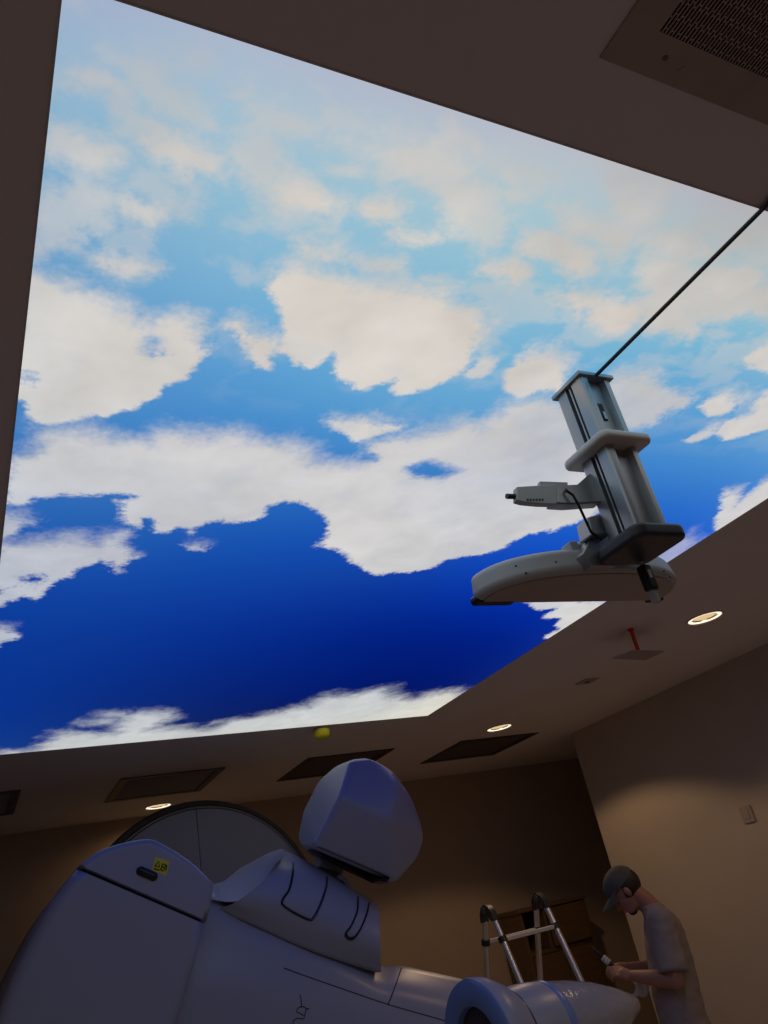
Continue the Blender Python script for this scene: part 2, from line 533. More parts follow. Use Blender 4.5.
def seg_distance(px, py, poly):
    """signed distance, positive inside, with its gradient along Y"""
    n = len(poly)
    best = np.full(px.shape, 1e9)
    gy = np.zeros(px.shape)
    inside = np.zeros(px.shape, bool)
    for i in range(n):
        ax, ay = poly[i]
        bx, by = poly[(i + 1) % n]
        dx, dy = bx - ax, by - ay
        t = np.clip(((px - ax) * dx + (py - ay) * dy) / (dx * dx + dy * dy + 1e-12), 0, 1)
        qx, qy = px - (ax + t * dx), py - (ay + t * dy)
        d = np.sqrt(qx * qx + qy * qy)
        m = d < best
        best = np.where(m, d, best)
        gy = np.where(m, qy / np.maximum(d, 1e-6), gy)
        if abs(dy) > 1e-12:
            cr = ((ay > py) != (by > py)) & (px < dx * (py - ay) / dy + ax)
            inside ^= cr
    sd = np.where(inside, best, -best)
    gy = np.where(inside, gy, -gy)       # > 0: cloud lies further down the room than its edge
    return sd, gy

def tint_field(px, py, tints):
    """smooth colour field through measured tints: a cubic trend plus softly spread remainders"""
    tx = np.array([t_[0][0] / 1000 for t_ in tints]); ty = np.array([t_[0][1] / 1000 for t_ in tints])
    tc_ = np.array([t_[1] for t_ in tints], float)
    def basis(x, y):
        u, v = x - 1.4, np.log(np.maximum(y, .3)) - .6
        return np.stack([u ** i * v ** j for i in range(4) for j in range(4 - i)], -1)
    A = basis(tx, ty)
    co_ = np.linalg.solve(A.T @ A + 2e-3 * np.eye(A.shape[1]), A.T @ tc_)
    rest = tc_ - A @ co_
    out = basis(px, py) @ co_
    acc = np.zeros(out.shape)
    ws = np.full(px.shape, 0.6)
    for k in range(len(tints)):
        w = np.exp(-((px - tx[k]) ** 2 + (py - ty[k]) ** 2) / (2 * (.10 + .07 * ty[k]) ** 2))
        acc += w[:, None] * rest[k]
        ws += w
    c = np.clip(out + acc / ws[:, None], 2, 250) / 255
    return np.where(c <= .04045, c / 12.92, ((c + .055) / 1.055) ** 2.4)

def blur(a_, n):
    for ax in (0, 1):
        for _ in range(2):
            p_ = np.pad(a_, [(n, n) if k == ax else (0, 0) for k in (0, 1)], mode='edge')
            c = np.cumsum(p_, ax)
            z_ = np.zeros_like(np.take(c, [0], ax))
            c = np.concatenate([z_, c], ax)
            w = 2 * n + 1
            m_ = a_.shape[ax]
            a_ = (np.take(c, range(w, w + m_), ax) - np.take(c, range(0, m_), ax)) / w
    return a_

NX, NY = 240, 380
gxs = np.linspace(PX0, PX1, NX + 1)
gys = PY0 + (PY1 - PY0) * np.linspace(0, 1, NY + 1) ** 1.35
GX, GY = np.meshgrid(gxs, gys)
fx, fy = GX.ravel(), GY.ravel()
lo_n = len(fx)
KIND = {0: (0.030, 0.040), 1: (0.012, 0.052), 2: (0.016, 0.075), 3: (0.09, 0.12)}   # softness far edge / near edge
dens = np.full(lo_n, -40.0)
opac = np.zeros(lo_n)
soft = np.full(lo_n, 0.05)
wsum = np.full(lo_n, 1e-6)
osum = np.zeros(lo_n)
ssum = np.full(lo_n, 1e-6 * 0.05)
for kind, op, pts in CLOUDS:
    poly = [(a / 1000, b / 1000) for a, b in pts]
    xs_ = [p[0] for p in poly]; ys_ = [p[1] for p in poly]
    i0, i1 = np.searchsorted(gxs, (min(xs_) - .45, max(xs_) + .45))
    j0, j1 = np.searchsorted(gys, (min(ys_) - .55, max(ys_) + .55))
    if i1 - i0 < 2 or j1 - j0 < 2:
        continue
    idx = (np.arange(j0, j1)[:, None] * (NX + 1) + np.arange(i0, i1)[None, :])
    shape = idx.shape
    idx = idx.ravel()
    sd, gy = seg_distance(fx[idx], fy[idx], poly)
    gy = blur(gy.reshape(shape), 5).ravel()
    crisp, fuzzy = KIND[kind]
    t = np.clip(gy * 0.8 + 0.42, 0, 1)
    w = crisp + (fuzzy - crisp) * t * t
    d = np.clip(sd / w, -40, 40)
    dens[idx] = np.maximum(dens[idx], d)
    wt = np.exp(np.clip(d, -6, 3) * 1.6)
    wsum[idx] += wt; osum[idx] += wt * op; ssum[idx] += wt * w
for pts in GAPS:
    poly = [(a / 1000, b / 1000) for a, b in pts]
    sd, gy = seg_distance(fx, fy, poly)
    dens = np.minimum(dens, np.clip(-sd / 0.03, -40, 40))
opac = osum / wsum
soft = ssum / wsum
skyc = tint_field(fx, fy, SKY_TINTS)
cloudc = tint_field(fx, fy, CLOUD_TINTS)

me = bpy.data.meshes.new('printed_sheet')
me.from_pydata([(float(a), float(b), H - 0.0015) for a, b in zip(fx, fy)], [],
               [(j * (NX + 1) + i, (j + 1) * (NX + 1) + i, (j + 1) * (NX + 1) + i + 1, j * (NX + 1) + i + 1)
                for j in range(NY) for i in range(NX)])
for nm, arr in (('cloud_depth', dens), ('cloud_opacity', opac), ('cloud_softness', soft)):
    a = me.attributes.new(nm, 'FLOAT', 'POINT')
    a.data.foreach_set('value', arr.astype(np.float32))
for nm, arr in (('sky_tint', skyc), ('cloud_tint', cloudc)):
    a = me.attributes.new(nm, 'FLOAT_COLOR', 'POINT')
    a.data.foreach_set('color', np.c_[arr, np.ones(lo_n)].astype(np.float32).ravel())

pm = bpy.data.materials.new('backlit_sky_print')
pm.use_nodes = True
nt = pm.node_tree
nt.nodes.remove(nt.nodes['Principled BSDF'])
def node(t, **kw):
    n = nt.nodes.new(t)
    for k, v in kw.items():
        setattr(n, k, v)
    return n
def link(a, b):
    nt.links.new(a, b)
def attr(nm, out):
    return node('ShaderNodeAttribute', attribute_name=nm).outputs[out]
def math_(op, a, b=None, clamp=False):
    n = node('ShaderNodeMath', operation=op, use_clamp=clamp)
    for i, x in enumerate((a, b)):
        if x is None:
            continue
        if isinstance(x, (int, float)):
            n.inputs[i].default_value = x
        else:
            link(x, n.inputs[i])
    return n.outputs[0]
geo = node('ShaderNodeNewGeometry')
def fbm(scale, detail, rough=0.6, dist=0.0, sy=1.0):
    mp = node('ShaderNodeMapping')
    mp.inputs['Scale'].default_value = (1, sy, 1)
    link(geo.outputs['Position'], mp.inputs[0])
    n = node('ShaderNodeTexNoise')
    n.inputs['Scale'].default_value = scale
    n.inputs['Detail'].default_value = detail
    n.inputs['Roughness'].default_value = rough
    n.inputs['Distortion'].default_value = dist
    link(mp.outputs[0], n.inputs['Vector'])
    return math_('SUBTRACT', n.outputs[0], 0.5)
pos = node('ShaderNodeSeparateXYZ')
link(geo.outputs['Position'], pos.inputs[0])
far = node('ShaderNodeMapRange')
far.inputs['From Min'].default_value = 1.2
far.inputs['From Max'].default_value = 3.2
link(pos.outputs[1], far.inputs[0])
coarse = fbm(5.0, 8, 0.62, 0.3, 0.8)
fine = fbm(14.0, 9, 0.62, 0.3)
tiny = fbm(60.0, 6, 0.6, 0.2)
amp = math_('ADD', math_('MULTIPLY', fine, 0.10), math_('MULTIPLY', tiny, 0.05))
amp = math_('ADD', amp, math_('MULTIPLY', math_('MULTIPLY', coarse, far.outputs[0]), 0.26))
ragged = math_('DIVIDE', amp, math_('MAXIMUM', attr('cloud_softness', 'Fac'), 0.02))
d = math_('ADD', math_('ADD', attr('cloud_depth', 'Fac'), ragged), math_('MULTIPLY', fbm(8.0, 9, 0.68, 0.5), 1.3))
cover = node('ShaderNodeMapRange', interpolation_type='SMOOTHSTEP')
cover.inputs['From Min'].default_value = -1.0
cover.inputs['From Max'].default_value = 1.0
link(d, cover.inputs[0])
thin = math_('ADD', 1.0, math_('MULTIPLY', fbm(9.0, 6, 0.6), 0.35))
cov = math_('MULTIPLY', math_('MULTIPLY', cover.outputs[0], attr('cloud_opacity', 'Fac')), thin, True)
# faint veil of high cloud over the pale near end of the print
near = node('ShaderNodeMapRange')
near.inputs['From Min'].default_value = 1.5
near.inputs['From Max'].default_value = 0.7
link(pos.outputs[1], near.inputs[0])
high = node('ShaderNodeMapRange', interpolation_type='SMOOTHSTEP')
high.inputs['From Min'].default_value = -0.03
high.inputs['From Max'].default_value = 0.11
link(math_('ADD', fbm(6.5, 7, 0.52, 0.25, 1.3), math_('MULTIPLY', math_('SUBTRACT', pos.outputs[0], 0.9), 0.05)), high.inputs[0])
veil = math_('MULTIPLY', high.outputs[0], near.outputs[0])
cov = math_('ADD', cov, math_('MULTIPLY', math_('MULTIPLY', veil, 0.62), math_('SUBTRACT', 1.0, cov)), True)
puff = math_('ADD', 0.90, math_('ADD', math_('MULTIPLY', fbm(6.0, 5, 0.5, 0.2), 0.34), math_('MULTIPLY', fbm(2.5, 3, 0.5), 0.22)))
tinted = node('ShaderNodeMixRGB', blend_type='MULTIPLY')
tinted.inputs[0].default_value = 1.0
comb = node('ShaderNodeCombineColor')
for i in range(3):
    link(puff, comb.inputs[i])
link(attr('cloud_tint', 'Color'), tinted.inputs[1])
link(comb.outputs[0], tinted.inputs[2])
mixc = node('ShaderNodeMixRGB')
link(cov, mixc.inputs[0])
link(attr('sky_tint', 'Color'), mixc.inputs[1])
link(tinted.outputs[0], mixc.inputs[2])
em = node('ShaderNodeEmission')
em.inputs['Strength'].default_value = 1.0
link(mixc.outputs[0], em.inputs['Color'])
link(em.outputs[0], nt.nodes['Material Output'].inputs[0])
me.materials.append(pm)

panel = thing('sky_light_panel', 'large backlit ceiling panel printed with blue sky and white clouds', 'light panel', ((PX0 + PX1) / 2, (PY0 + PY1) / 2, H))
o = bpy.data.objects.new('printed_sheet', me)
COL.objects.link(o)
o.parent = panel
o.matrix_parent_inverse = Matrix.Translation(-panel.location)
t = 0.003
for b in ((PX0 - t, PX0, PY0 - t, PY1 + t), (PX1, PX1 + t, PY0 - t, PY1 + t), (PX0, PX1, PY0 - t, PY0), (PX0, PX1, PY1, PY1 + t)):
    build('edge_trim', G().box(*b, H - 0.0030, H - .0006), 'trim', panel)

# ------------------------------------------------------------------ things on the ceiling
def slot_sheet(x0, x1, y0, y1, z, th, pitch, web, slot, gap):
    """perforated sheet: webs along Y and staggered bridges between them"""
    g = G()
    n = int((x1 - x0) / pitch)
    for i in range(n + 1):
        x = x0 + i * pitch
        g.box(x - web / 2, x + web / 2, y0, y1, z, z + th)
        if i == n:
            break
        y = y1 - (slot + gap) * (0.5 if i % 2 else 1.0) 
        if i % 2:
            y = y1 - 0.006
        while y > y0:
            g.box(x + web / 2, x + pitch - web / 2, y - gap, y, z + 0.0003, z + th - 0.0003)
            y -= slot + gap
    return g

vp = thing('air_vent', 'big brownish square ceiling vent plate with a perforated slotted grille', 'vent', ((GX0 + GX1) / 2, (GY0 + GY1) / 2, H))
hx0, hx1, hy0, hy1 = 0.935, GX1 - .067, GY0 + .067, 0.402
g = G()
g.box(GX0, hx0, GY0, GY1, H - .004, H).box(hx1, GX1, GY0, GY1, H - .004, H)
g.box(hx0, hx1, GY0, hy0, H - .004, H).box(hx0, hx1, hy1, GY1, H - .004, H)
build('plate', g, 'grille', vp)
g = slot_sheet(hx0, hx1, hy0, hy1, H - .0035, 0.002, 0.0070, 0.0028, 0.021, 0.0026)
go = build('slotted_grille', g, 'grille', vp, recalc=False)
go['kind'] = 'stuff'
build('duct', G().box(hx0 - .005, hx1 + .005, hy0 - .005, hy1 + .005, H + .10, H + .11)
      .box(hx0 - .005, hx0, hy0, hy1, H, H + .1).box(hx1, hx1 + .005, hy0, hy1, H, H + .1)
      .box(hx0, hx1, hy0 - .005, hy0, H, H + .1).box(hx0, hx1, hy1, hy1 + .005, H, H + .1), 'void', vp)
p = on_z(664.5, 56.5, H)
for sx, sy in ((p.x, p.y), (GX1 - (p.x - GX0), p.y), (p.x, GY0 + GY1 - p.y), (GX1 - (p.x - GX0), GY0 + GY1 - p.y)):
    so = build('screw', G().lathe([(0, .0005), (0, .0052), (.0012, .0046), (.0016, .003), (.0016, .0004)], (sx, sy, H - .004), (0, 0, -1), 20), 'screw', vp, smooth=True)
q0, q1 = on_z(676, 71, H - .004), on_z(686, 65, H - .004)
build('scratch', G().tube([q0, q1], 0.0005, 5), 'screw', vp)

VL = ['grey square ceiling vent at the far left edge beside the wall',
      'framed ceiling vent catching lamp light above the big round disc',
      'dark square ceiling vent behind the faceted white machine head',
      'dark square ceiling vent beside a downlight near the room corner']
for k, (a, b) in enumerate(VENTS):
    t = thing('ceiling_vent', VL[k], 'vent', ((a + b) / 2, (VY0 + VY1) / 2, H), 'square ceiling vents')
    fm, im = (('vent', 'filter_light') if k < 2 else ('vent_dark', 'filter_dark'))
    w = 0.05
    g = G()
    g.box(a, a + w, VY0, VY1, H - .008, H + .004).box(b - w, b, VY0, VY1, H - .008, H + .004)
    g.box(a + w, b - w, VY0, VY0 + w, H - .008, H + .004).box(a + w, b - w, VY1 - w, VY1, H - .008, H + .004)
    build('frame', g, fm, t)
    n = 9
    for i in range(n):
        y = VY0 + w + (VY1 - VY0 - 2 * w) * (i + .5) / n
        build('slat', G().add([(a + w, y - .02, H + .03), (b - w, y - .02, H + .03), (b - w, y + .024, H - .004), (a + w, y + .024, H - .004),
                               (a + w, y - .02, H + .033), (b - w, y - .02, H + .033), (b - w, y + .024, H - .001), (a + w, y + .024, H - .001)],
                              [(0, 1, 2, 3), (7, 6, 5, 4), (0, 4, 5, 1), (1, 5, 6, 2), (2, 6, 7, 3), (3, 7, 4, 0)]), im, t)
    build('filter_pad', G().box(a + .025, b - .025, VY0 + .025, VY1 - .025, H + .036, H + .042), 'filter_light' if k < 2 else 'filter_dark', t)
    build('duct', G().box(a + .02, b - .02, VY0 + .02, VY1 - .02, H + .12, H + .13)
          .box(a + .015, a + .02, VY0, VY1, H + .03, H + .12).box(b - .02, b - .015, VY0, VY1, H + .03, H + .12)
          .box(a, b, VY0 + .015, VY0 + .02, H + .03, H + .12).box(a, b, VY1 - .02, VY1 - .015, H + .03, H + .12), 'void', t)

DL = ['round glowing downlight near the right edge, nearest to the hanging plate',
      'round glowing downlight beside the dark vent and the sky panel corner',
      'round glowing downlight just above the rim of the big disc',
      'added unseen downlight for warm bounce, nearest the entrance wall on the switch side',
      'added unseen downlight for warm bounce, nearest the entrance wall away from the switch']
for k, (x, y) in enumerate(LAMPS):
    t = thing('downlight', DL[k], 'ceiling light', (x, y, H), 'recessed downlights')
    build('trim_ring', G().lathe([(0, .108), (.006, .106), (.008, .100), (.004, .094), (-.001, .094), (-.001, .108)], (x, y, H), (0, 0, -1), 40, close=True), 'white', t, smooth=True)
    build('lit_ring', G().lathe([(.002, .095), (.005, .090), (.005, .080), (-.004, .074)], (x, y, H), (0, 0, -1), 40), 'lamp', t, smooth=True)
    build('lens', G().lathe([(-.004, .0005), (-.004, .075)], (x, y, H), (0, 0, -1), 40), 'lamp_ring', t)
    build('can', G().lathe([(-.001, .062), (-.10, .062), (-.10, .001)], (x, y, H), (0, 0, -1), 24), 'void', t)
    ld = bpy.data.lights.new('lamp_beam', 'SPOT')
    ld.energy = LAMP_WATTS * (1.2, 2.1, 0.45, 1.2, 1.5)[k]
    ld.color = LAMP_COLOUR
    ld.spot_size = math.radians(168 if k == 2 else 131)      # the one by the disc has no anti-glare cone
    ld.spot_blend = 0.6 if k == 2 else 0.22
    ld.shadow_soft_size = 0.03
    lo = bpy.data.objects.new('lamp_beam', ld)
    COL.objects.link(lo)
    lo.parent = t
    lo.location = (0, 0, -0.016)

sx, sy = on_z(322, 735, 2.705)[:2]
t = thing('smoke_detector', 'small bright yellow capped detector on the ceiling beside the sky panel', 'smoke detector', (sx, sy, H))
build('mount', G().lathe([(0, .0005), (0, .045), (.008, .043), (.010, .035)], (sx, sy, H), (0, 0, -1), 28), 'plate', t, smooth=True)
build('yellow_cap', G().lathe([(.008, .040), (.016, .052), (.045, .050), (.062, .040), (.070, .022), (.072, .0005)], (sx, sy, H), (0, 0, -1), 28), 'yellow', t, smooth=True)

rx, ry = 3.245, 3.085
t = thing('hanging_plate', 'thin brownish plate hanging from the ceiling on a short red rod', 'hanging plate', (rx, ry, 2.62))
build('red_rod', G().tube([(rx, ry, 2.617), (rx, ry, H)], 0.011, 10), 'red', t, smooth=True)
build('rod_collar', G().tube([(rx, ry, H - .012), (rx, ry, H)], 0.017, 12), 'red', t, smooth=True)
pc = [on_z(x, y, 2.62) for x, y in ((612, 657.5), (632, 650), (664, 650.5), (645, 659))]
build('plate', G().prism(pc, [p - Vector((0, 0, .007)) for p in pc]), 'plate', t)

sp = on_z(587, 681, H)
t = thing('ceiling_sensor', 'tiny flat square cover on the ceiling between hanging plate and downlight', 'ceiling cover', (sp.x, sp.y, H))
build('cover', G().box(sp.x - .06, sp.x + .06, sp.y - .06, sp.y + .06, H - .006, H), 'plate', t, bevel=.002)
build('sensor_eye', G().lathe([(0, .02), (.004, .018), (.006, .0005)], (sp.x, sp.y, H - .006), (0, 0, -1), 16), 'vent', t)

t = thing('wall_switch', 'small square switch box on the right wall', 'switch', (XR, 4.15, 1.77))
build('back_box', G().box(XR - .014, XR, 4.10, 4.20, 1.71, 1.82), 'plate', t, bevel=.006)
build('rocker', G().box(XR - .018, XR - .012, 4.125, 4.175, 1.735, 1.795), 'plate', t, bevel=.004)

# ------------------------------------------------------------------ ceiling column with the camera pod
cx, cy = 1.435, 1.235
tr = thing('cable_conduit', 'thin dark cable conduit running across the sky panel to the column', 'conduit', (cx, 0.9, H))
build('tube', G().tube([(cx, PY0 - .03, H - .0085), (cx, cy - .058, H - .0085)], 0.0052, 10), 'endcap', tr, smooth=True)
build('clip', G().box(cx - .008, cx + .008, PY0 - .045, PY0 - .028, H - .015, H), 'endcap', tr, bevel=.002)

co = thing('ceiling_camera_column', 'grey aluminium ceiling column carrying a white curved camera pod', 'ceiling mount', (cx, cy, H))
build('base_plate', G().box(cx - .060, cx + .060, cy - .060, cy + .060, H - .012, H), 'alu', co, bevel=.002)
a = 0.052
def column(z0, z1, parent):
    # extruded profile: four rounded corner lobes joined by a recessed core
    # narrow slots on the two X sides, wide shallow channels on the two Y sides
    r, dn, dwd = .010, .018, .020
    def arc(qx, qy, a0):
        return [(qx + r * math.cos(a0 + math.pi / 2 * k / 4), qy + r * math.sin(a0 + math.pi / 2 * k / 4)) for k in range(5)]
    half = [(a - dn, -.011), (a - dn, .011), (a, .012)] + arc(a - r, a - r, 0) + [(.030, a), (.024, a - dwd), (-.024, a - dwd), (-.030, a)] + arc(-a + r, a - r, math.pi / 2) + [(-a, .012)]
    prof = half + [(-x, -y) for x, y in half]
    fr = [(cx + x, cy + y, z0) for x, y in prof]
    bk = [(cx + x, cy + y, z1) for x, y in prof]
    return build('profile', G().prism(fr, bk), 'alu', parent, smooth=True, angle=50)
column(2.285, H - .012, co)
for sgn in (-1, 1):
    build('slot_strip', G().box(cx + sgn * (a - .0155) - .0012, cx + sgn * (a - .0155) + .0012, cy - .0105, cy + .0105, 2.29, H - .013), 'slot', co)
    build('slot_rail', G().box(cx + sgn * (a - .009) - .006, cx + sgn * (a - .009) + .006, cy - .0025, cy + .0025, 2.29, H - .013), 'alu', co)
build('front_opening', G().box(cx - .011, cx + .009, cy - a + .0180, cy - a + .0205, 2.615, 2.668), 'slot', co)
build('front_latch', G().box(cx - .004, cx + .006, cy - a + .014, cy - a + .0195, 2.617, 2.640), 'alu', co)

def rounded_plate(c, half, r, z0, z1, n=8):
    pts = []
    for k, (sx, sy) in enumerate(((1, 1), (-1, 1), (-1, -1), (1, -1))):
        for i in range(n + 1):
            an = math.pi / 2 * (k + i / n)
            pts.append((c[0] + sx * (half - r) + r * math.cos(an), c[1] + sy * (half - r) + r * math.sin(an)))
    return G().prism([(x, y, z0) for x, y in pts], [(x, y, z1) for x, y in pts])
build('collar_plate', rounded_plate((cx, cy), .086, .026, 2.526, 2.549), 'collar', co, bevel=.009, seg=4)
build('end_cap', rounded_plate((cx - .004, cy + .002), .082, .030, 2.256, 2.292), 'endcap', co, bevel=.010, seg=4)

# side box with its arm
YBX = 1.262
def slab(pts, y0, th):
    q = [on_y(x, y, y0) for x, y in pts]
    return G().prism(q, [p + Vector((0, th, 0)) for p in q])
sb = build('side_box', slab([(517, 486.5), (557, 484), (557, 504), (540, 503.5), (524, 502), (517, 500)], YBX, .018), 'pod', co, bevel=.0025, seg=3)
build('box_lid', slab([(540, 481), (568, 482), (568, 486), (540, 486)], YBX + .004, .012), 'pod', sb, bevel=.002)
pq = on_y(517, 496.5, YBX + .010)
build('box_plug', G().tube([pq + Vector((-.030, 0, -.001)), pq + Vector((.004, 0, 0))], .0065, 12), 'black', sb, smooth=True)
for i in range(6):
    build('vent_notch', slab([(527 + i * 3, 498.5), (528.6 + i * 3, 498.5), (528.6 + i * 3, 500.5), (527 + i * 3, 500.5)], YBX - .0012, .003), 'slot', sb)
build('side_arm', slab([(554, 485), (578, 484), (594, 470), (601, 470), (602, 502), (570, 504), (554, 503)], YBX + .002, .034), 'alu', co, bevel=.004)
cb = [on_y(565, 489, 1.27), on_y(567, 491, 1.256), on_y(573, 495, 1.252), on_y(579, 506, 1.255), on_y(585, 519, 1.262), on_y(591, 532, 1.27), on_y(598, 537, 1.285)]
build('cable', G().tube(cb, .0035, 8), 'black', co, smooth=True)

# the pod: D shaped in plan, straight edge facing down the room, bowed edge towards the entrance
PZ0, PZ1 = 2.252, 2.325
plan = []
xc0, hw = 1.4385, .327
yst, bow = 1.534, .184
N = 40
for k in range(N + 1):
    an = math.pi * k / N
    c_, s_ = math.cos(an), math.sin(an)
    ex = math.copysign(abs(c_) ** 0.92, c_)
    plan.append((xc0 - hw * ex, yst - .02 - bow * (abs(s_) ** 0.85)))
plan.append((xc0 + hw - .012, yst))
plan.append((xc0 - hw + .012, yst))
body = build('pod_body', G().prism([(x, y, PZ0) for x, y in plan], [(xc0 + (x - xc0) * .97, y + .012 if y < yst - .03 else y, PZ1) for x, y in plan]), 'pod', co, bevel=.030, seg=7, angle=35)
build('pod_underside', G().prism([(xc0 + (x - xc0) * .93, yst - .012 - (yst - y) * .84, PZ0 - .0035) for x, y in plan], [(xc0 + (x - xc0) * .93, yst - .012 - (yst - y) * .84, PZ0 + .002) for x, y in plan]), 'grille', body, bevel=.002)
for x0, x1 in ((xc0 - hw - .006, xc0 - hw + .125), (xc0 + hw - .070, xc0 + hw - .004)):
    build('lens_window', G().box(x0 + .008, x1, yst - .024, yst + .004, PZ0 - .006, PZ0 + .016), 'black', body, bevel=.008)
tpod = surface(body)
for px_, py_ in ((526, 573), (556, 562), (516, 566), (664, 571), (670, 577)):
    q = hit(tpod, px_, py_, 0)
    if q is None:
        continue
    build('pod_screw', G().ball(q, (.0028, .0028, .0028), 8, 6), 'black', body)
# bracket between column and pod
bk = build('bracket_arm', slab([(588, 517), (604, 512), (612, 534), (592, 535)], 1.292, .05), 'alu', co, bevel=.005)
build('bracket_web', slab([(583, 553), (590, 540), (603, 529), (616, 545), (616, 566), (592, 566)], 1.315, .05), 'alu', bk, bevel=.004)
build('bracket_hinge', G().tube([on_y(573, 548, 1.372), on_y(604, 546, 1.372)], .0145, 16), 'alu', bk, smooth=True)
build('bracket_lug', slab([(569.5, 541), (577, 540), (582, 551), (574, 553)], 1.352, .04), 'pod', bk, bevel=.004)
build('bracket_foot', slab([(577, 553), (606, 554), (612, 567), (588, 569)], 1.348, .07), 'alu', bk, bevel=.004)
build('bracket_bolt', G().ball(on_y(600, 540, 1.318), (.005, .005, .005), 8, 6), 'slot', bk)

dx, dy = on_z(640.5, 560, 2.262)[:2]
dg = thing('hanging_connector', 'black and white cable connector hanging below the column end cap', 'connector', (dx, dy, 2.26))
build('neck', G().tube([(dx, dy, 2.240), (dx, dy, 2.263)], .0065, 10), 'collar', dg, smooth=True)
build('black_body', G().box(dx - .016, dx + .016, dy - .013, dy + .013, 2.178, 2.246), 'black', dg, bevel=.007, seg=3)
build('label_patch', G().box(dx - .006, dx + .005, dy - .0138, dy - .0125, 2.208, 2.230), 'alu', dg)
build('white_tip', G().box(dx - .010, dx + .010, dy - .008, dy + .008, 2.146, 2.180), 'pod', dg, bevel=.003)

# ------------------------------------------------------------------ the linear accelerator
la = thing('linear_accelerator', 'big white radiotherapy machine with rounded covers, round disc and faceted head', 'medical machine', (1.37, 4.6, 0))
DC = (1.335, 5.30, 1.755)
build('stand', G().box(.72, 2.0, 5.42, 6.35, 0, 1.95), 'linac', la, bevel=.06, seg=4)
dr = build('drum_shell', G().lathe([(.30, .66), (.22, .76), (.04, .775), (.0, .762), (-.012, .737), (.0, .727), (.012, .727)], DC, (0, 1, 0), 96), 'vent_dark', la, smooth=True)
build('rim_line', G().lathe([(-.010, .730), (-.014, .724), (-.010, .718), (.0, .724)], DC, (0, 1, 0), 96, close=True), 'alu', dr, smooth=True)
for sgn in (-1, 1):      # the disc is two half panels that meet at a vertical joint
    g = G()
    n = 48
    pts = [(DC[0] + .006 + sgn * .0025, DC[2] - .714)]
    for k in range(n + 1):
        w_ = -math.pi / 2 + math.pi * k / n
        pts.append((DC[0] + .006 + sgn * (.0025 + .714 * math.cos(w_)), DC[2] + .714 * math.sin(w_)))
    pts.append((DC[0] + .006 + sgn * .0025, DC[2] + .714))
    g.prism([(x, DC[1] - .004, z) for x, z in pts], [(x, DC[1] + .02, z) for x, z in pts])
    build('disc_panel', g, 'linac_grey', dr, bevel=.002)

def world_outline(pts, Y):
    return [on_y(x, y, Y) for x, y in pts]

def catmull(pts, sub, closed=False):
    out = []
    n = len(pts)
    m = n if closed else n - 1
    for i in range(m):
        if closed:
            p0, p1, p2, p3 = pts[i - 1], pts[i], pts[(i + 1) % n], pts[(i + 2) % n]
        else:
            p1, p2 = pts[i], pts[i + 1]
            p0 = pts[i - 1] if i else p1 * 2 - p2
            p3 = pts[i + 2] if i + 2 < n else p2 * 2 - p1
        for k in range(sub):
            t = k / sub
            out.append(0.5 * ((2 * p1) + (p2 - p0) * t + (2 * p0 - 5 * p1 + 4 * p2 - p3) * t * t + (3 * p1 - p0 - 3 * p2 + p3) * t * t * t))
    if not closed:
        out.append(pts[-1])
    return out

def patch(rows, back_y, sub=6):
    """smooth face through rows of points, closed by walls running straight back to back_y"""
    fine = [catmull([Vector(p) for p in r], sub) for r in rows]
    cols = [catmull([fine[i][j] for i in range(len(fine))], sub) for j in range(len(fine[0]))]
    nu, nv = len(cols), len(cols[0])
    v = [cols[i][j] for i in range(nu) for j in range(nv)]
    f = [(i * nv + j, (i + 1) * nv + j, (i + 1) * nv + j + 1, i * nv + j + 1) for i in range(nu - 1) for j in range(nv - 1)]
    loop = [i * nv for i in range(nu)] + [(nu - 1) * nv + j for j in range(1, nv)] + [i * nv + nv - 1 for i in range(nu - 2, -1, -1)] + [j for j in range(nv - 2, 0, -1)]
    o_ = len(v)
    v += [Vector((v[i].x, back_y, v[i].z)) for i in loop]
    n = len(loop)
    f += [(loop[k], loop[(k + 1) % n], o_ + (k + 1) % n, o_ + k) for k in range(n)]
    f.append(tuple(o_ + k for k in range(n)))
    return G().add(v, f)

# left rounded lobe: a top cover and a side cover with a dark joint between them
YA, YAB = 3.60, 4.55
left_arc = [(-30, 1120), (-14, 1050), (0, 1008), (12, 977), (30, 940), (52, 902)]
side_cover = left_arc + [(76.5, 870), (206, 926), (196, 965), (182, 1010), (166, 1060), (150, 1120)]
top_cover = [(79, 865.5), (95, 853), (113, 845), (135, 839.5), (150, 838), (158, 840), (178, 851), (197, 865), (215, 883), (212, 905), (207.5, 921.5)]
core = [(-24, 1112), (4, 1008), (34, 944), (80, 872), (113, 851), (150, 844), (176, 857), (207, 886), (200, 925), (180, 1004), (148, 1112)]
def cover(name, pts, yf, yb, bev, mat='linac', parent=la, seg=6, tight=None):
    o_ = build(name, G().prism(world_outline(pts, yf), [Vector((p.x, yb, p.z)) for p in world_outline(pts, yf)]), mat, parent, bevel=bev, seg=seg, angle=50)
    if tight is not None:
        # full rounding on the front rim, nearly none along the joint
        n = len(pts)
        me_ = o_.data
        w_ = me_.attributes.new('bevel_weight_edge', 'FLOAT', 'EDGE')
        for e in me_.edges:
            a_, b_ = sorted(e.vertices)
            if b_ < n:
                w_.data[e.index].value = .10 if (a_, b_) == tuple(sorted(tight)) else 1.0
        o_.modifiers['bevel'].limit_method = 'WEIGHT'
    return o_
def smooth_run(pts, sub=4):
    return [tuple(p) for p in catmull([Vector((a_, b_, 0)).to_2d() for a_, b_ in pts], sub)]
sc_ = smooth_run(left_arc + [(77.5, 868.2)], 4) + [(206.8, 924), (196, 965), (182, 1010), (166, 1060), (150, 1120)]
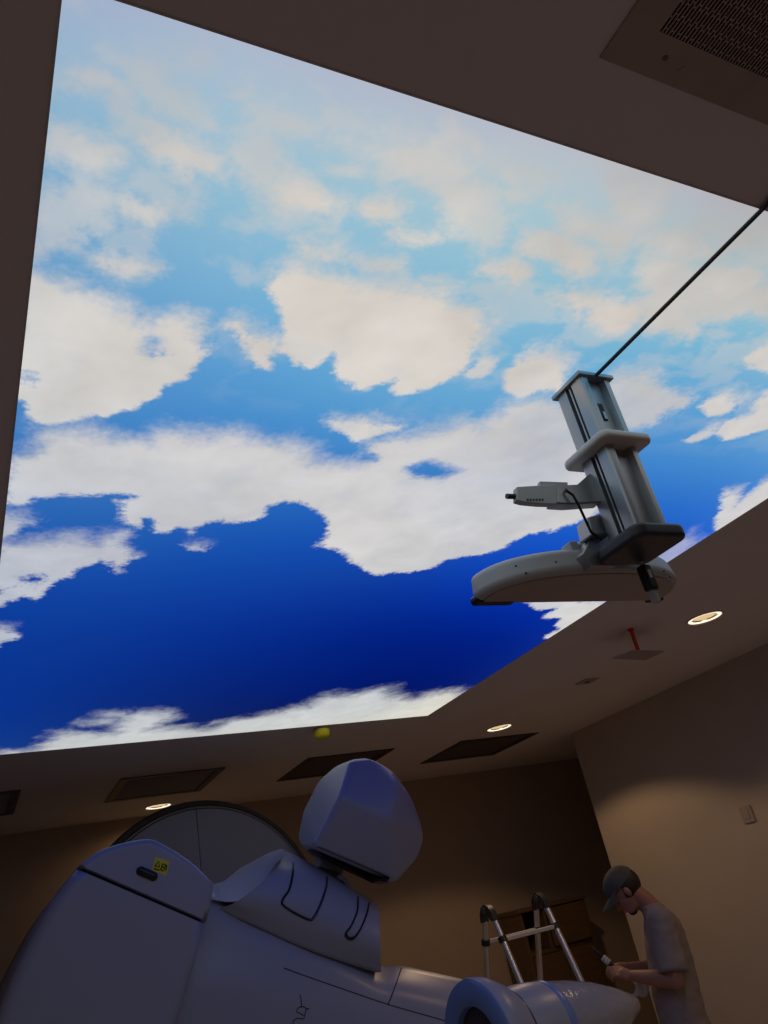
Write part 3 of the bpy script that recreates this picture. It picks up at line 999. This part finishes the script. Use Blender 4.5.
tc_ = smooth_run(top_cover[:6], 4) + smooth_run(top_cover[6:9], 3) + top_cover[9:]
a1 = cover('side_cover', sc_, YA, YAB, .050, seg=8, tight=(len(sc_) - 6, len(sc_) - 5))
a2 = cover('top_cover', tc_, YA, YAB, .050, seg=8, tight=(0, len(tc_) - 1))
cover('joint_core', core, YA + .030, YAB - .02, .01, 'black')
# pill shaped latch and yellow sticker on the top cover
lt = [on_y(x, y, YA) for x, y in ((140.5, 871), (153.5, 876.5))]
build('latch_recess', G().tube([lt[0] + Vector((0, -.001, 0)), lt[0].lerp(lt[1], .5) + Vector((0, -.001, 0)), lt[1] + Vector((0, -.001, 0))], .0175, 14).ball(lt[0], (.0175, .017, .0175)).ball(lt[1], (.0175, .017, .0175)), 'black', a2, smooth=True)
sk = [on_y(x, y, YA - .001) for x, y in ((155.5, 857), (170, 861.5), (166, 875.5), (151.5, 870.5))]
st = build('sticker', G().prism(sk, [p + Vector((0, .003, 0)) for p in sk]), 'sticker', a2)
def on_sticker(u, v):
    return (sk[0] * (1 - u) + sk[1] * u) * (1 - v) + (sk[3] * (1 - u) + sk[2] * u) * v + Vector((0, -.0008, 0))
marks = [[(.12, .62), (.27, .22), (.44, .60), (.12, .62)], [(.55, .75), (.60, .30), (.76, .30), (.80, .45), (.62, .52), (.80, .60), (.74, .78), (.55, .75)], [(.1, .82), (.5, .80)], [(.86, .3), (.9, .7)]]
for mk_ in marks:
    build('printed_mark', G().tube([on_sticker(u, v) for u, v in mk_], .0022, 5), 'black', st)

# curved saddle and shoulder of the imaging arm
def Y_(pts, Y):
    return [on_y(x, y, Y) for x, y in pts]
build('saddle', patch([Y_([(203, 887), (224, 881), (244, 871), (263, 856), (281, 848.5)], 4.02),
                       Y_([(203, 892), (231, 891), (254, 877), (272, 860), (284, 850)], 3.86),
                       Y_([(203, 898), (237, 901), (262, 882), (276, 864), (286, 853)], 3.74)], 4.4), 'linac', la, smooth=True, angle=60)
sh_rows = [
    Y_([(285, 850.5), (300, 858), (325, 871), (352, 888), (377, 904)], 3.98),
    Y_([(276, 864), (297, 869), (323, 881), (352, 898), (379, 915)], 3.80),
    Y_([(262, 882), (287, 889), (315, 901), (347, 917), (380, 932)], 3.725),
    Y_([(238, 901), (272, 908), (306, 921), (343, 937), (380.5, 950)], 3.71),
    Y_([(218, 909), (258, 927), (300, 946), (342, 961), (381, 972)], 3.76)]
shd = build('arm_shoulder', patch(sh_rows, 4.45), 'linac', la, smooth=True, angle=60)
tsh = surface(shd)
def seam(name, tree, pts, r, mat, parent, sub=5):
    run = [tuple(p) for p in catmull([Vector((a_, b_)) for a_, b_ in pts], sub)]
    w_ = [hit(tree, x, y, r * .15) for x, y in run]
    w_ = [p for p in w_ if p is not None]
    return build(name, G().tube(w_, r, 6), mat, parent, smooth=True)
seam('joint_gap', tsh, [(293, 863), (292.5, 875), (289, 890), (283, 899), (283, 905), (295, 913), (309, 919.5), (314, 917), (321, 903), (326, 888), (327, 878)], .0058, 'black', shd)
seam('joint_gap', tsh, [(358, 897), (357, 912), (351, 926), (345.5, 934), (348, 938), (353.5, 938.5), (361, 928), (367, 913), (369, 903)], .0048, 'black', shd)
seam('joint_foot', tsh, [(345.5, 935), (349, 938.5), (354, 938)], .0075, 'black', shd)

# lower body with its panel joints and lettering
b_rows = [
    Y_([(196, 884), (214, 886), (240, 906), (275, 926), (310, 942), (345, 955), (381, 966), (402, 966), (435, 973), (470, 981), (505, 992)], 3.90),
    Y_([(196, 898), (214, 902), (240, 921), (275, 937), (310, 953), (345, 967), (378, 983), (398, 986), (430, 994), (466, 1004), (502, 1015)], 3.765),
    Y_([(186, 950), (205, 952), (235, 953), (270, 963), (305, 976), (345, 990), (385, 1004), (402, 1009), (432, 1017), (468, 1027), (502, 1038)], 3.72),
    Y_([(176, 1000), (195, 1002), (225, 1006), (262, 1014), (300, 1022), (340, 1030), (380, 1040), (405, 1046), (435, 1052), (470, 1060), (505, 1070)], 3.69),
    Y_([(150, 1110), (170, 1110), (205, 1112), (245, 1114), (285, 1116), (330, 1118), (375, 1120), (405, 1122), (438, 1124), (474, 1126), (510, 1128)], 3.70)]
lb = build('lower_body', patch(b_rows, 4.5, 5), 'linac', la, smooth=True, angle=60)
tlb = surface(lb)
seam('panel_joint', tlb, [(284, 968), (300, 974), (340, 988), (387, 1004), (432, 1017), (470, 1028)], .0024, 'vent_dark', lb)
seam('panel_joint', tlb, [(401.5, 968), (396, 984), (390, 1000), (388, 1004)], .0026, 'black', lb)
for st_ in ([(300, 994.5), (301, 999), (301.5, 1006)], [(296.5, 1012), (297, 1010), (299, 1007.5), (303, 1006.6), (306, 1008.3), (309.5, 1009)],
            [(306.2, 1008.5), (305.3, 1013), (304, 1018.5)], [(296.5, 1012), (300, 1013.3), (303.8, 1015.5)], [(292.5, 1027), (293.3, 1022), (295, 1019.5), (298, 1018.4), (303.5, 1019)]):
    seam('lettering_stroke', tlb, st_, .0021, 'black', lb, 4)
build('body_pedestal', G().box(.35, 2.3, 3.95, 5.45, 0, 1.15), 'linac', la, bevel=.08, seg=4)

# faceted imaging head
hd = [((352, 759), 3.80), ((372, 757), 3.84), ((394, 771), 3.84), ((413, 799), 3.88), ((426, 836), 3.90), ((419, 858), 3.90), ((397, 884), 3.84), ((312, 848), 3.80),
      ((340, 797), 3.70), ((391, 820), 3.69), ((400, 788), 3.74), ((318, 781), 4.06), ((303, 811), 4.10), ((298, 836), 4.10), ((301, 846), 4.02), ((336, 765), 4.0)]
bm = bmesh.new()
for (x, y), Y in hd:
    bm.verts.new(on_y(x, y, Y))
cen = on_y(365, 815, 4.15)
for (x, y), Y in hd:
    q = on_y(x, y, Y)
    bm.verts.new(Vector((cen.x + (q.x - cen.x) * .62, 4.38, cen.z + (q.z - cen.z) * .62)))
res = bmesh.ops.convex_hull(bm, input=bm.verts)
bmesh.ops.delete(bm, geom=[v for v in bm.verts if not v.link_faces], context='VERTS')
bmesh.ops.dissolve_limit(bm, angle_limit=math.radians(4), verts=bm.verts, edges=bm.edges)
me = bpy.data.meshes.new('imaging_head')
bm.to_mesh(me); bm.free()
g = G(); g.v = [tuple(v.co) for v in me.vertices]; g.f = [tuple(p.vertices) for p in me.polygons]
ih = build('imaging_head', g, 'linac', la, bevel=.035, seg=5, angle=12)
th = surface(ih)
sl = [hit(th, x, y, -.004) for x, y in ((311, 848.5), (318, 847.5), (389, 878), (386, 883), (377, 881.5), (313, 852.5))]
sl = [p if p is not None else on_y(x, y, 3.81) for p, (x, y) in zip(sl, ((311, 848.5), (318, 847.5), (389, 878), (386, 883), (377, 881.5), (313, 852.5)))]
build('dark_slot', G().prism([p + Vector((0, -.012, 0)) for p in sl], [p + Vector((0, .06, 0)) for p in sl]), 'black', ih)
p0, p1 = on_y(330, 862, 4.06), on_y(318, 900, 4.10)
hb = build('head_bracket', G().tube([p0, p0.lerp(p1, .5), p1], [.075, .085, .09], 18), 'linac_grey', la, smooth=True)
build('bracket_block', G().prism(Y_([(318, 866), (340, 873), (346, 885), (330, 886), (319, 877)], 3.96), Y_([(318, 866), (340, 873), (346, 885), (330, 886), (319, 877)], 4.2)), 'vent_dark', hb, bevel=.008)
build('bracket_link', G().tube([on_y(338, 876, 3.95), on_y(345, 880, 3.95), on_y(350, 889, 3.97)], .012, 8), 'linac_grey', hb, smooth=True)
build('bracket_cap', G().ball(on_y(281, 850, 4.02) , (.009, .009, .009), 10, 8), 'black', shd)

# round treatment nose on the right
NC = Vector((1.765, 3.12, 1.110))
NA = Vector((1, 0.05, -.02)).normalized()
nose = build('nose_barrel', G().lathe([(.012, .238), (.03, .243), (.07, .236), (.13, .206), (.168, .178)], NC, NA, 72), 'linac', la, smooth=True)
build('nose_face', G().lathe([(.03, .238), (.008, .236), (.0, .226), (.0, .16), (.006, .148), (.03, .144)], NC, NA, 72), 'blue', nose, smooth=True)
build('nose_window', G().lathe([(.03, .146), (.022, .10), (.018, .0005)], NC, NA, 60), 'vent_dark', nose, smooth=True)
build('nose_collar', G().lathe([(.168, .172), (.172, .178), (.24, .180), (.30, .176), (.34, .169)], NC, NA, 72), 'linac', nose, smooth=True)
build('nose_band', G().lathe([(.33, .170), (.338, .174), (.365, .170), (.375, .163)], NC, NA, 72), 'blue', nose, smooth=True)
build('nose_joint', G().lathe([(.163, .180), (.168, .1800), (.173, .178)], NC, NA, 72), 'black', nose, smooth=True)
build('nose_tail', G().lathe([(.365, .166), (.48, .150), (.60, .122), (.72, .080), (.82, .035), (.84, .0005)], NC, NA, 60), 'wrap', nose, smooth=True)
build('nose_arm', G().box(1.82, 2.2, 2.95, 4.1, .70, .98), 'linac', la, bevel=.06, seg=4)

# ------------------------------------------------------------------ ladder
lz = 1.575
ld_ = thing('folding_ladder', 'aluminium folding ladder with dark hinges standing behind the machine', 'ladder', (3.345, 5.02, 0))
for X in (3.13, 3.56):
    for sgn, lean in ((-1, .36), (1, .38)):
        top = Vector((X, 5.02 + sgn * .055, lz - .075))
        run = [top + Vector((0, sgn * lean * dz, -dz)) for dz in (0, .62, 1.46)]
        rail = build('rail', G().tube([run[0], run[1]], .0195, 14), 'alu_bright', ld_, smooth=True)
        build('outer_tube', G().tube([run[1], run[2]], .024, 14), 'alu_bright', ld_, smooth=True)
        build('rubber_foot', G().tube([run[2] + Vector((0, sgn * .012, -.039)), run[2]], .029, 12), 'black', ld_, smooth=True)
        for dz in (.14, .50, .86, 1.22):
            c = top + Vector((0, sgn * lean * dz, -dz))
            ax = Vector((0, sgn * lean, -1)).normalized()
            build('clamp', G().tube([c - ax * .017, c + ax * .017], .029, 14), 'black', ld_, smooth=True)
    hg = build('hinge', G().prism([(X - .022, 5.02 + y, lz + z) for y, z in ((-.085, -.10), (-.075, -.05), (-.045, -.012), (0, .006), (.045, -.012), (.075, -.05), (.085, -.10), (.045, -.10), (.018, -.055), (-.018, -.055), (-.045, -.10))],
                                  [(X + .022, 5.02 + y, lz + z) for y, z in ((-.085, -.10), (-.075, -.05), (-.045, -.012), (0, .006), (.045, -.012), (.075, -.05), (.085, -.10), (.045, -.10), (.018, -.055), (-.018, -.055), (-.045, -.10))]), 'endcap', ld_, bevel=.004)
    build('hinge_knob', G().tube([(X - .03, 5.02, lz - .03), (X + .03, 5.02, lz - .03)], .022, 14), 'vent', hg, smooth=True)
for sgn, lean in ((-1, .36), (1, .38)):
    for dz in (.14, .50, .86, 1.22):
        y, z = 5.02 + sgn * (.055 + lean * dz), lz - .075 - dz
        build('rung', G().box(3.13, 3.56, y - .018, y + .018, z - .012, z + .012), 'white', ld_, bevel=.004)

# ------------------------------------------------------------------ wooden cabinet in the recess
cb_ = thing('wooden_cabinet', 'brown wooden cabinet with a dark opening behind the ladder', 'cabinet', (4.82, 6.75, 0))
c0, c1, cz = 4.44, 5.19, 1.44
build('side', G().box(c0, c0 + .03, 6.62, 6.98, 0, cz), 'wood', cb_)
build('side', G().box(c1 - .03, c1, 6.62, 6.98, 0, cz), 'wood', cb_)
build('top', G().box(c0 - .015, c1 + .015, 6.60, 6.98, cz, cz + .03), 'wood', cb_, bevel=.004)
build('back', G().box(c0 + .03, c1 - .03, 6.96, 6.98, 0, cz), 'void', cb_)
build('shelf', G().box(c0 + .03, c1 - .03, 6.63, 6.96, 1.09, 1.12), 'wood', cb_)
build('divider', G().box(4.70, 4.73, 6.63, 6.96, 1.12, cz), 'wood', cb_)
d_ = build('door', G().box(4.735, c1 - .035, 6.605, 6.625, 1.125, cz - .01), 'wood', cb_, bevel=.003)
build('handle', G().tube([(4.77, 6.585, 1.24), (4.77, 6.585, 1.32)], .008, 8), 'screw', d_, smooth=True)
d_ = build('door', G().box(c0 + .035, 4.81, 6.605, 6.625, .05, 1.085), 'wood', cb_, bevel=.003)
d_ = build('door', G().box(4.82, c1 - .035, 6.605, 6.625, .05, 1.085), 'wood', cb_, bevel=.003)

# ------------------------------------------------------------------ the person
PX_, PY_ = 3.35, 3.85
FACE = math.atan2(.656, -.754)
man = thing('person', 'person in grey t-shirt and dark cap looking down at their hands', 'person', (PX_, PY_, 0), local=True, rotz=FACE)

def remesh(name, g, voxel, mat, parent, smooth_it=4, cut=None, wrinkle=0.0):
    me_ = bpy.data.meshes.new('tmp')
    me_.from_pydata(g.v, [], g.f)
    fix_normals(me_)
    t_ = bpy.data.objects.new('tmp', me_)
    COL.objects.link(t_)
    r_ = t_.modifiers.new('r', 'REMESH')
    r_.mode = 'VOXEL'
    r_.voxel_size = voxel
    s_ = t_.modifiers.new('s', 'SMOOTH')
    s_.iterations = smooth_it
    s_.factor = 0.5
    dg_ = bpy.context.evaluated_depsgraph_get()
    out = bpy.data.meshes.new_from_object(t_.evaluated_get(dg_))
    bpy.data.objects.remove(t_)
    bpy.data.meshes.remove(me_)
    if wrinkle:
        for v in out.vertices:
            p = v.co
            k = noise.noise(Vector((p.x * 9, p.y * 9, p.z * 22 + p.x * 14))) + .5 * noise.noise(Vector((p.x * 24, p.y * 24, p.z * 30)))
            v.co = p + v.normal * (k * wrinkle)
    if cut:
        bm_ = bmesh.new()
        bm_.from_mesh(out)
        for co_, no_ in cut:
            bmesh.ops.bisect_plane(bm_, geom=bm_.verts[:] + bm_.edges[:] + bm_.faces[:], plane_co=co_, plane_no=no_, clear_outer=True)
            ed = [e for e in bm_.edges if e.is_boundary]
            if ed:
                bmesh.ops.holes_fill(bm_, edges=ed)
        bm_.to_mesh(out)
        bm_.free()
    out.name = name
    out.materials.clear()
    out.materials.append(M[mat])
    out.polygons.foreach_set('use_smooth', [True] * len(out.polygons))
    o_ = bpy.data.objects.new(name, out)
    COL.objects.link(o_)
    o_.parent = parent
    return o_

def limb(g, pts, radii, seg=14):
    pts = [Vector(p) for p in pts]
    P, R_ = [], []
    for i in range(len(pts) - 1):
        for k in range(4):
            t_ = k / 4
            P.append(pts[i].lerp(pts[i + 1], t_)); R_.append(radii[i] * (1 - t_) + radii[i + 1] * t_)
    P.append(pts[-1]); R_.append(radii[-1])
    g.tube(P, R_, seg)
    g.ball(pts[0], (radii[0],) * 3, 12, 8)
    g.ball(pts[-1], (radii[-1],) * 3, 12, 8)

def loft(g, secs, seg=24):
    """secs: (s, z, half depth, half width) elliptical slices"""
    v, f = [], []
    for s_, z_, d_2, w_2 in secs:
        for k in range(seg):
            an = 2 * math.pi * k / seg
            c_, s2 = math.cos(an), math.sin(an)
            v.append((s_ + d_2 * math.copysign(abs(c_) ** .85, c_), w_2 * math.copysign(abs(s2) ** .85, s2), z_))
    n = len(secs)
    for i in range(n - 1):
        for k in range(seg):
            k2 = (k + 1) % seg
            f.append((i * seg + k, i * seg + k2, (i + 1) * seg + k2, (i + 1) * seg + k))
    f.append(tuple(range(seg - 1, -1, -1)))
    f.append(tuple((n - 1) * seg + k for k in range(seg)))
    g.add(v, f)

TORSO = [(-.065, .86, .105, .165), (-.068, .94, .108, .165), (-.078, 1.03, .108, .158), (-.092, 1.12, .104, .165), (-.100, 1.22, .098, .178), (-.108, 1.29, .086, .180), (-.108, 1.34, .070, .155), (-.098, 1.38, .055, .09)]
SH = [(-.112, .165, 1.325), (-.112, -.165, 1.325)]
EL = [(-.085, .235, 1.060), (-.075, -.235, 1.07)]
WR = [(.125, .115, 1.105), (.125, -.075, 1.125)]
body = G()
loft(body, [(s_, z_, a_ * .93, b_ * .95) for s_, z_, a_, b_ in TORSO])
limb(body, [(-.098, 0, 1.36), (-.055, 0, 1.43), (-.015, 0, 1.475)], [.058, .054, .055])
for i in (0, 1):
    limb(body, [SH[i], EL[i]], [.056, .042])
    limb(body, [EL[i], (EL[i][0] * .55 + WR[i][0] * .45, EL[i][1] * .55 + WR[i][1] * .45, EL[i][2] * .55 + WR[i][2] * .45), WR[i]], [.042, .041, .027])
    sg = 1 if i == 0 else -1
    limb(body, [(-.065, sg * .085, .90), (-.045, sg * .10, .50), (-.075, sg * .105, .09)], [.088, .056, .040])
    limb(body, [(-.085, sg * .105, .05), (.0, sg * .112, .04), (.07, sg * .118, .03)], [.038, .036, .026])
# head, pitched forward
HP = math.radians(33)
HR = Matrix.Rotation(HP, 3, 'Y')
HCn = Vector((.030, 0, 1.505))
def hp(x, y, z):
    return HCn + HR @ Vector((x, y, z))
body.ball(hp(-.006, 0, .025), (.096, .076, .092), 24, 16, HR)          # cranium
body.ball(hp(.022, 0, -.045), (.066, .058, .075), 20, 14, HR)          # face
body.ball(hp(.050, 0, -.098), (.026, .032, .024), 14, 10, HR)          # chin
body.ball(hp(.030, .030, -.085), (.046, .020, .028), 12, 8, HR)        # jaw
body.ball(hp(.030, -.030, -.085), (.046, .020, .028), 12, 8, HR)
body.ball(hp(.076, 0, .012), (.016, .052, .013), 12, 8, HR)            # brow
body.ball(hp(.088, 0, -.026), (.014, .011, .026), 12, 8, HR)           # nose bridge
body.ball(hp(.099, 0, -.043), (.014, .014, .011), 12, 8, HR)           # nose tip
body.ball(hp(.082, 0, -.067), (.012, .024, .006), 12, 8, HR)           # upper lip
body.ball(hp(.080, 0, -.079), (.012, .022, .006), 12, 8, HR)           # lower lip
for sg in (1, -1):
    body.ball(hp(-.004, sg * .078, -.022), (.017, .008, .027), 12, 8, HR)
    body.ball(hp(.060, sg * .040, -.030), (.020, .020, .018), 12, 8, HR)   # cheeks
# hands: palm, four fingers, thumb
def hand(w, fwd, side, upv):
    """w wrist; fwd along the palm; side towards the thumb; upv back of the hand"""
    w, fwd, side, upv = Vector(w), Vector(fwd).normalized(), Vector(side).normalized(), Vector(upv).normalized()
    P = lambda a_, b_, c_: w + fwd * a_ + side * b_ + upv * c_
    limb(body, [w, P(.04, .0, 0)], [.026, .028])
    for b_, ln in ((.030, .072), (.010, .080), (-.010, .075), (-.029, .060)):
        limb(body, [P(.03, b_ * .8, 0), P(.082, b_, 0)], [.017, .0115], 10)
        limb(body, [P(.082, b_, 0), P(.082 + ln * .42, b_, -.014), P(.082 + ln * .58, b_ * .9, -.036), P(.082 + ln * .50, b_ * .85, -.056)], [.0110, .0098, .0088, .0075], 10)
    limb(body, [P(.018, .024, -.004), P(.048, .052, -.014), P(.075, .050, -.030), P(.094, .040, -.042)], [.016, .0125, .0105, .0085], 10)
hand(WR[0], (.90, -.30, .34), (.1, -.75, .60), (-.1, .75, .60))
hand(WR[1], (.92, .28, .12), (.1, .75, .60), (-.1, -.75, .60))
bo = remesh('body', body, .0055, 'skin', man, 3)

shirt = G()
loft(shirt, [(-.064, .74, .140, .200), (-.064, .80, .138, .196)] + [(s_, z_, a_ * 1.10 + .006, b_ * 1.06 + .006) for s_, z_, a_, b_ in TORSO[:-1]] + [(-.094, 1.375, .066, .088), (-.082, 1.405, .060, .066)])
for i in (0, 1):
    e_ = Vector(SH[i]).lerp(Vector(EL[i]), .88)
    a_ = Vector(SH[i])
    shirt.ball(a_, (.070,) * 3, 14, 10)
    shirt.tube([a_, a_.lerp(e_, .35), a_.lerp(e_, .7), e_], [.070, .072, .075, .078], 18)
so_ = remesh('t_shirt', shirt, .008, 'shirt', man, 5, cut=[((0, 0, .775), (0, 0, -1))], wrinkle=.005)
tr_ = G()
loft(tr_, [(-.066, .76, .110, .170), (-.066, .84, .108, .166), (-.070, .92, .100, .155)])
for sg in (1, -1):
    limb(tr_, [(-.065, sg * .085, .80), (-.045, sg * .10, .50), (-.072, sg * .105, .10)], [.098, .076, .066])
remesh('trousers', tr_, .009, 'trousers', man, 4, wrinkle=.005)
for sg in (1, -1):
    s_ = G()
    limb(s_, [(-.09, sg * .105, .05), (.0, sg * .112, .045), (.085, sg * .118, .035)], [.046, .044, .034])
    remesh('shoe', s_, .007, 'shoe', man, 3, cut=[((0, 0, .001), (0, 0, -1))])
# hair at the nape and sides, cap with peak
hr = G()
hr.ball(hp(-.014, 0, .012), (.096, .0785, .090), 24, 16, HR)
remesh('hair', hr, .006, 'hair', man, 2, cut=[(tuple(hp(.012, 0, 0)), tuple(HR @ Vector((1, 0, .35)))), (tuple(hp(0, 0, -.052)), tuple(HR @ Vector((.2, 0, -1))))])
cp = G()
cp.ball(hp(-.004, 0, .036), (.103, .085, .084), 28, 18, HR)
cap = remesh('cap', cp, .006, 'cap', man, 3, cut=[(tuple(hp(0, 0, .018)), tuple(HR @ Vector((-.10, 0, -1))))], wrinkle=.003)
v, f = [], []
nu, nv = 14, 6
for layer in (0, 1):
    for i in range(nu + 1):
        an = math.radians(-62 + 124 * i / nu)
        for j in range(nv + 1):
            t_ = j / nv
            r0 = Vector((.094 * math.cos(an), .082 * math.sin(an), .030))
            ext = .078 * (math.cos(an * .95) ** .6)
            p = r0 + Vector((ext * t_, 0, -.020 * t_ - .030 * (math.sin(an) ** 2) * t_ - .006 * layer))
            v.append(hp(*p))
L = (nu + 1) * (nv + 1)
idx = lambda l, i, j: l * L + i * (nv + 1) + j
for i in range(nu):
    for j in range(nv):
        f.append((idx(0, i, j), idx(0, i + 1, j), idx(0, i + 1, j + 1), idx(0, i, j + 1)))
        f.append((idx(1, i, j), idx(1, i, j + 1), idx(1, i + 1, j + 1), idx(1, i + 1, j)))
    for j in (0, nv):
        f.append((idx(0, i, j), idx(0, i + 1, j), idx(1, i + 1, j), idx(1, i, j)))
for i in (0, nu):
    for j in range(nv):
        f.append((idx(0, i, j), idx(0, i, j + 1), idx(1, i, j + 1), idx(1, i, j)))
build('peak', G().add(v, f), 'cap', cap, smooth=True, angle=60)
for sg in (1, -1):
    build('eye', G().ball(hp(.0655, sg * .031, -.013), (.011, .011, .010), 12, 8), 'white', bo, smooth=True)
    build('iris', G().ball(hp(.075, sg * .031, -.016), (.003, .005, .005), 10, 6), 'black', bo, smooth=True)

bd = G()
bd.ball(hp(.050, 0, -.099), (.0285, .034, .025), 14, 10, HR)
remesh('beard', bd, .005, 'hair', man, 2, cut=[(tuple(hp(.05, 0, -.090)), tuple(HR @ Vector((0, 0, 1))))])

# things in the hands
rot = Matrix.Rotation(FACE, 3, 'Z')
def loc(s_, l_, z_):
    return Vector((PX_, PY_, 0)) + rot @ Vector((s_, l_, z_))
tl = thing('hand_tool', 'slim dark pointed tool with a white taped grip held in hands', 'tool', loc(.23, .02, 1.18))
pA, pB, pC = loc(.292, .03, 1.266), loc(.245, .03, 1.203), loc(.185, .03, 1.125)
build('shaft', G().tube([pA, pA.lerp(pB, .3), pB], [.003, .0075, .0085], 10), 'black', tl, smooth=True)
build('grip', G().tube([pB, pB.lerp(pC, .3), pC], [.012, .013, .011], 12), 'endcap', tl, smooth=True)
for k in (.02, .16, .30):
    c = pB.lerp(pC, k)
    ax = (pC - pB).normalized()
    build('white_band', G().lathe([(-.008, .011), (-.006, .017), (.004, .018), (.008, .012)], c, ax, 16), 'rag', tl, smooth=True)
rg = G()
nu, nv = 10, 12
v, f = [], []
for layer in (0, 1):
    for i in range(nu + 1):
        for j in range(nv + 1):
            u_, w_ = i / nu, j / nv
            s_ = .10 + .055 * (u_ - .5) * (1 + .4 * w_) + .012 * math.sin(5 * w_ + 2)
            l_ = .055 + .020 * math.sin(9 * u_) * (.3 + w_) + .004 * layer
            v.append(loc(s_, l_, 1.085 - .078 * w_ - .012 * math.sin(u_ * 4) * w_))
L = (nu + 1) * (nv + 1)
for i in range(nu):
    for j in range(nv):
        f.append((i * (nv + 1) + j, (i + 1) * (nv + 1) + j, (i + 1) * (nv + 1) + j + 1, i * (nv + 1) + j + 1))
        f.append((L + i * (nv + 1) + j, L + i * (nv + 1) + j + 1, L + (i + 1) * (nv + 1) + j + 1, L + (i + 1) * (nv + 1) + j))
tag(build('white_rag', G().add(v, f), 'rag', None, smooth=True, angle=60), 'small white rag hanging below the hands of the person', 'rag')
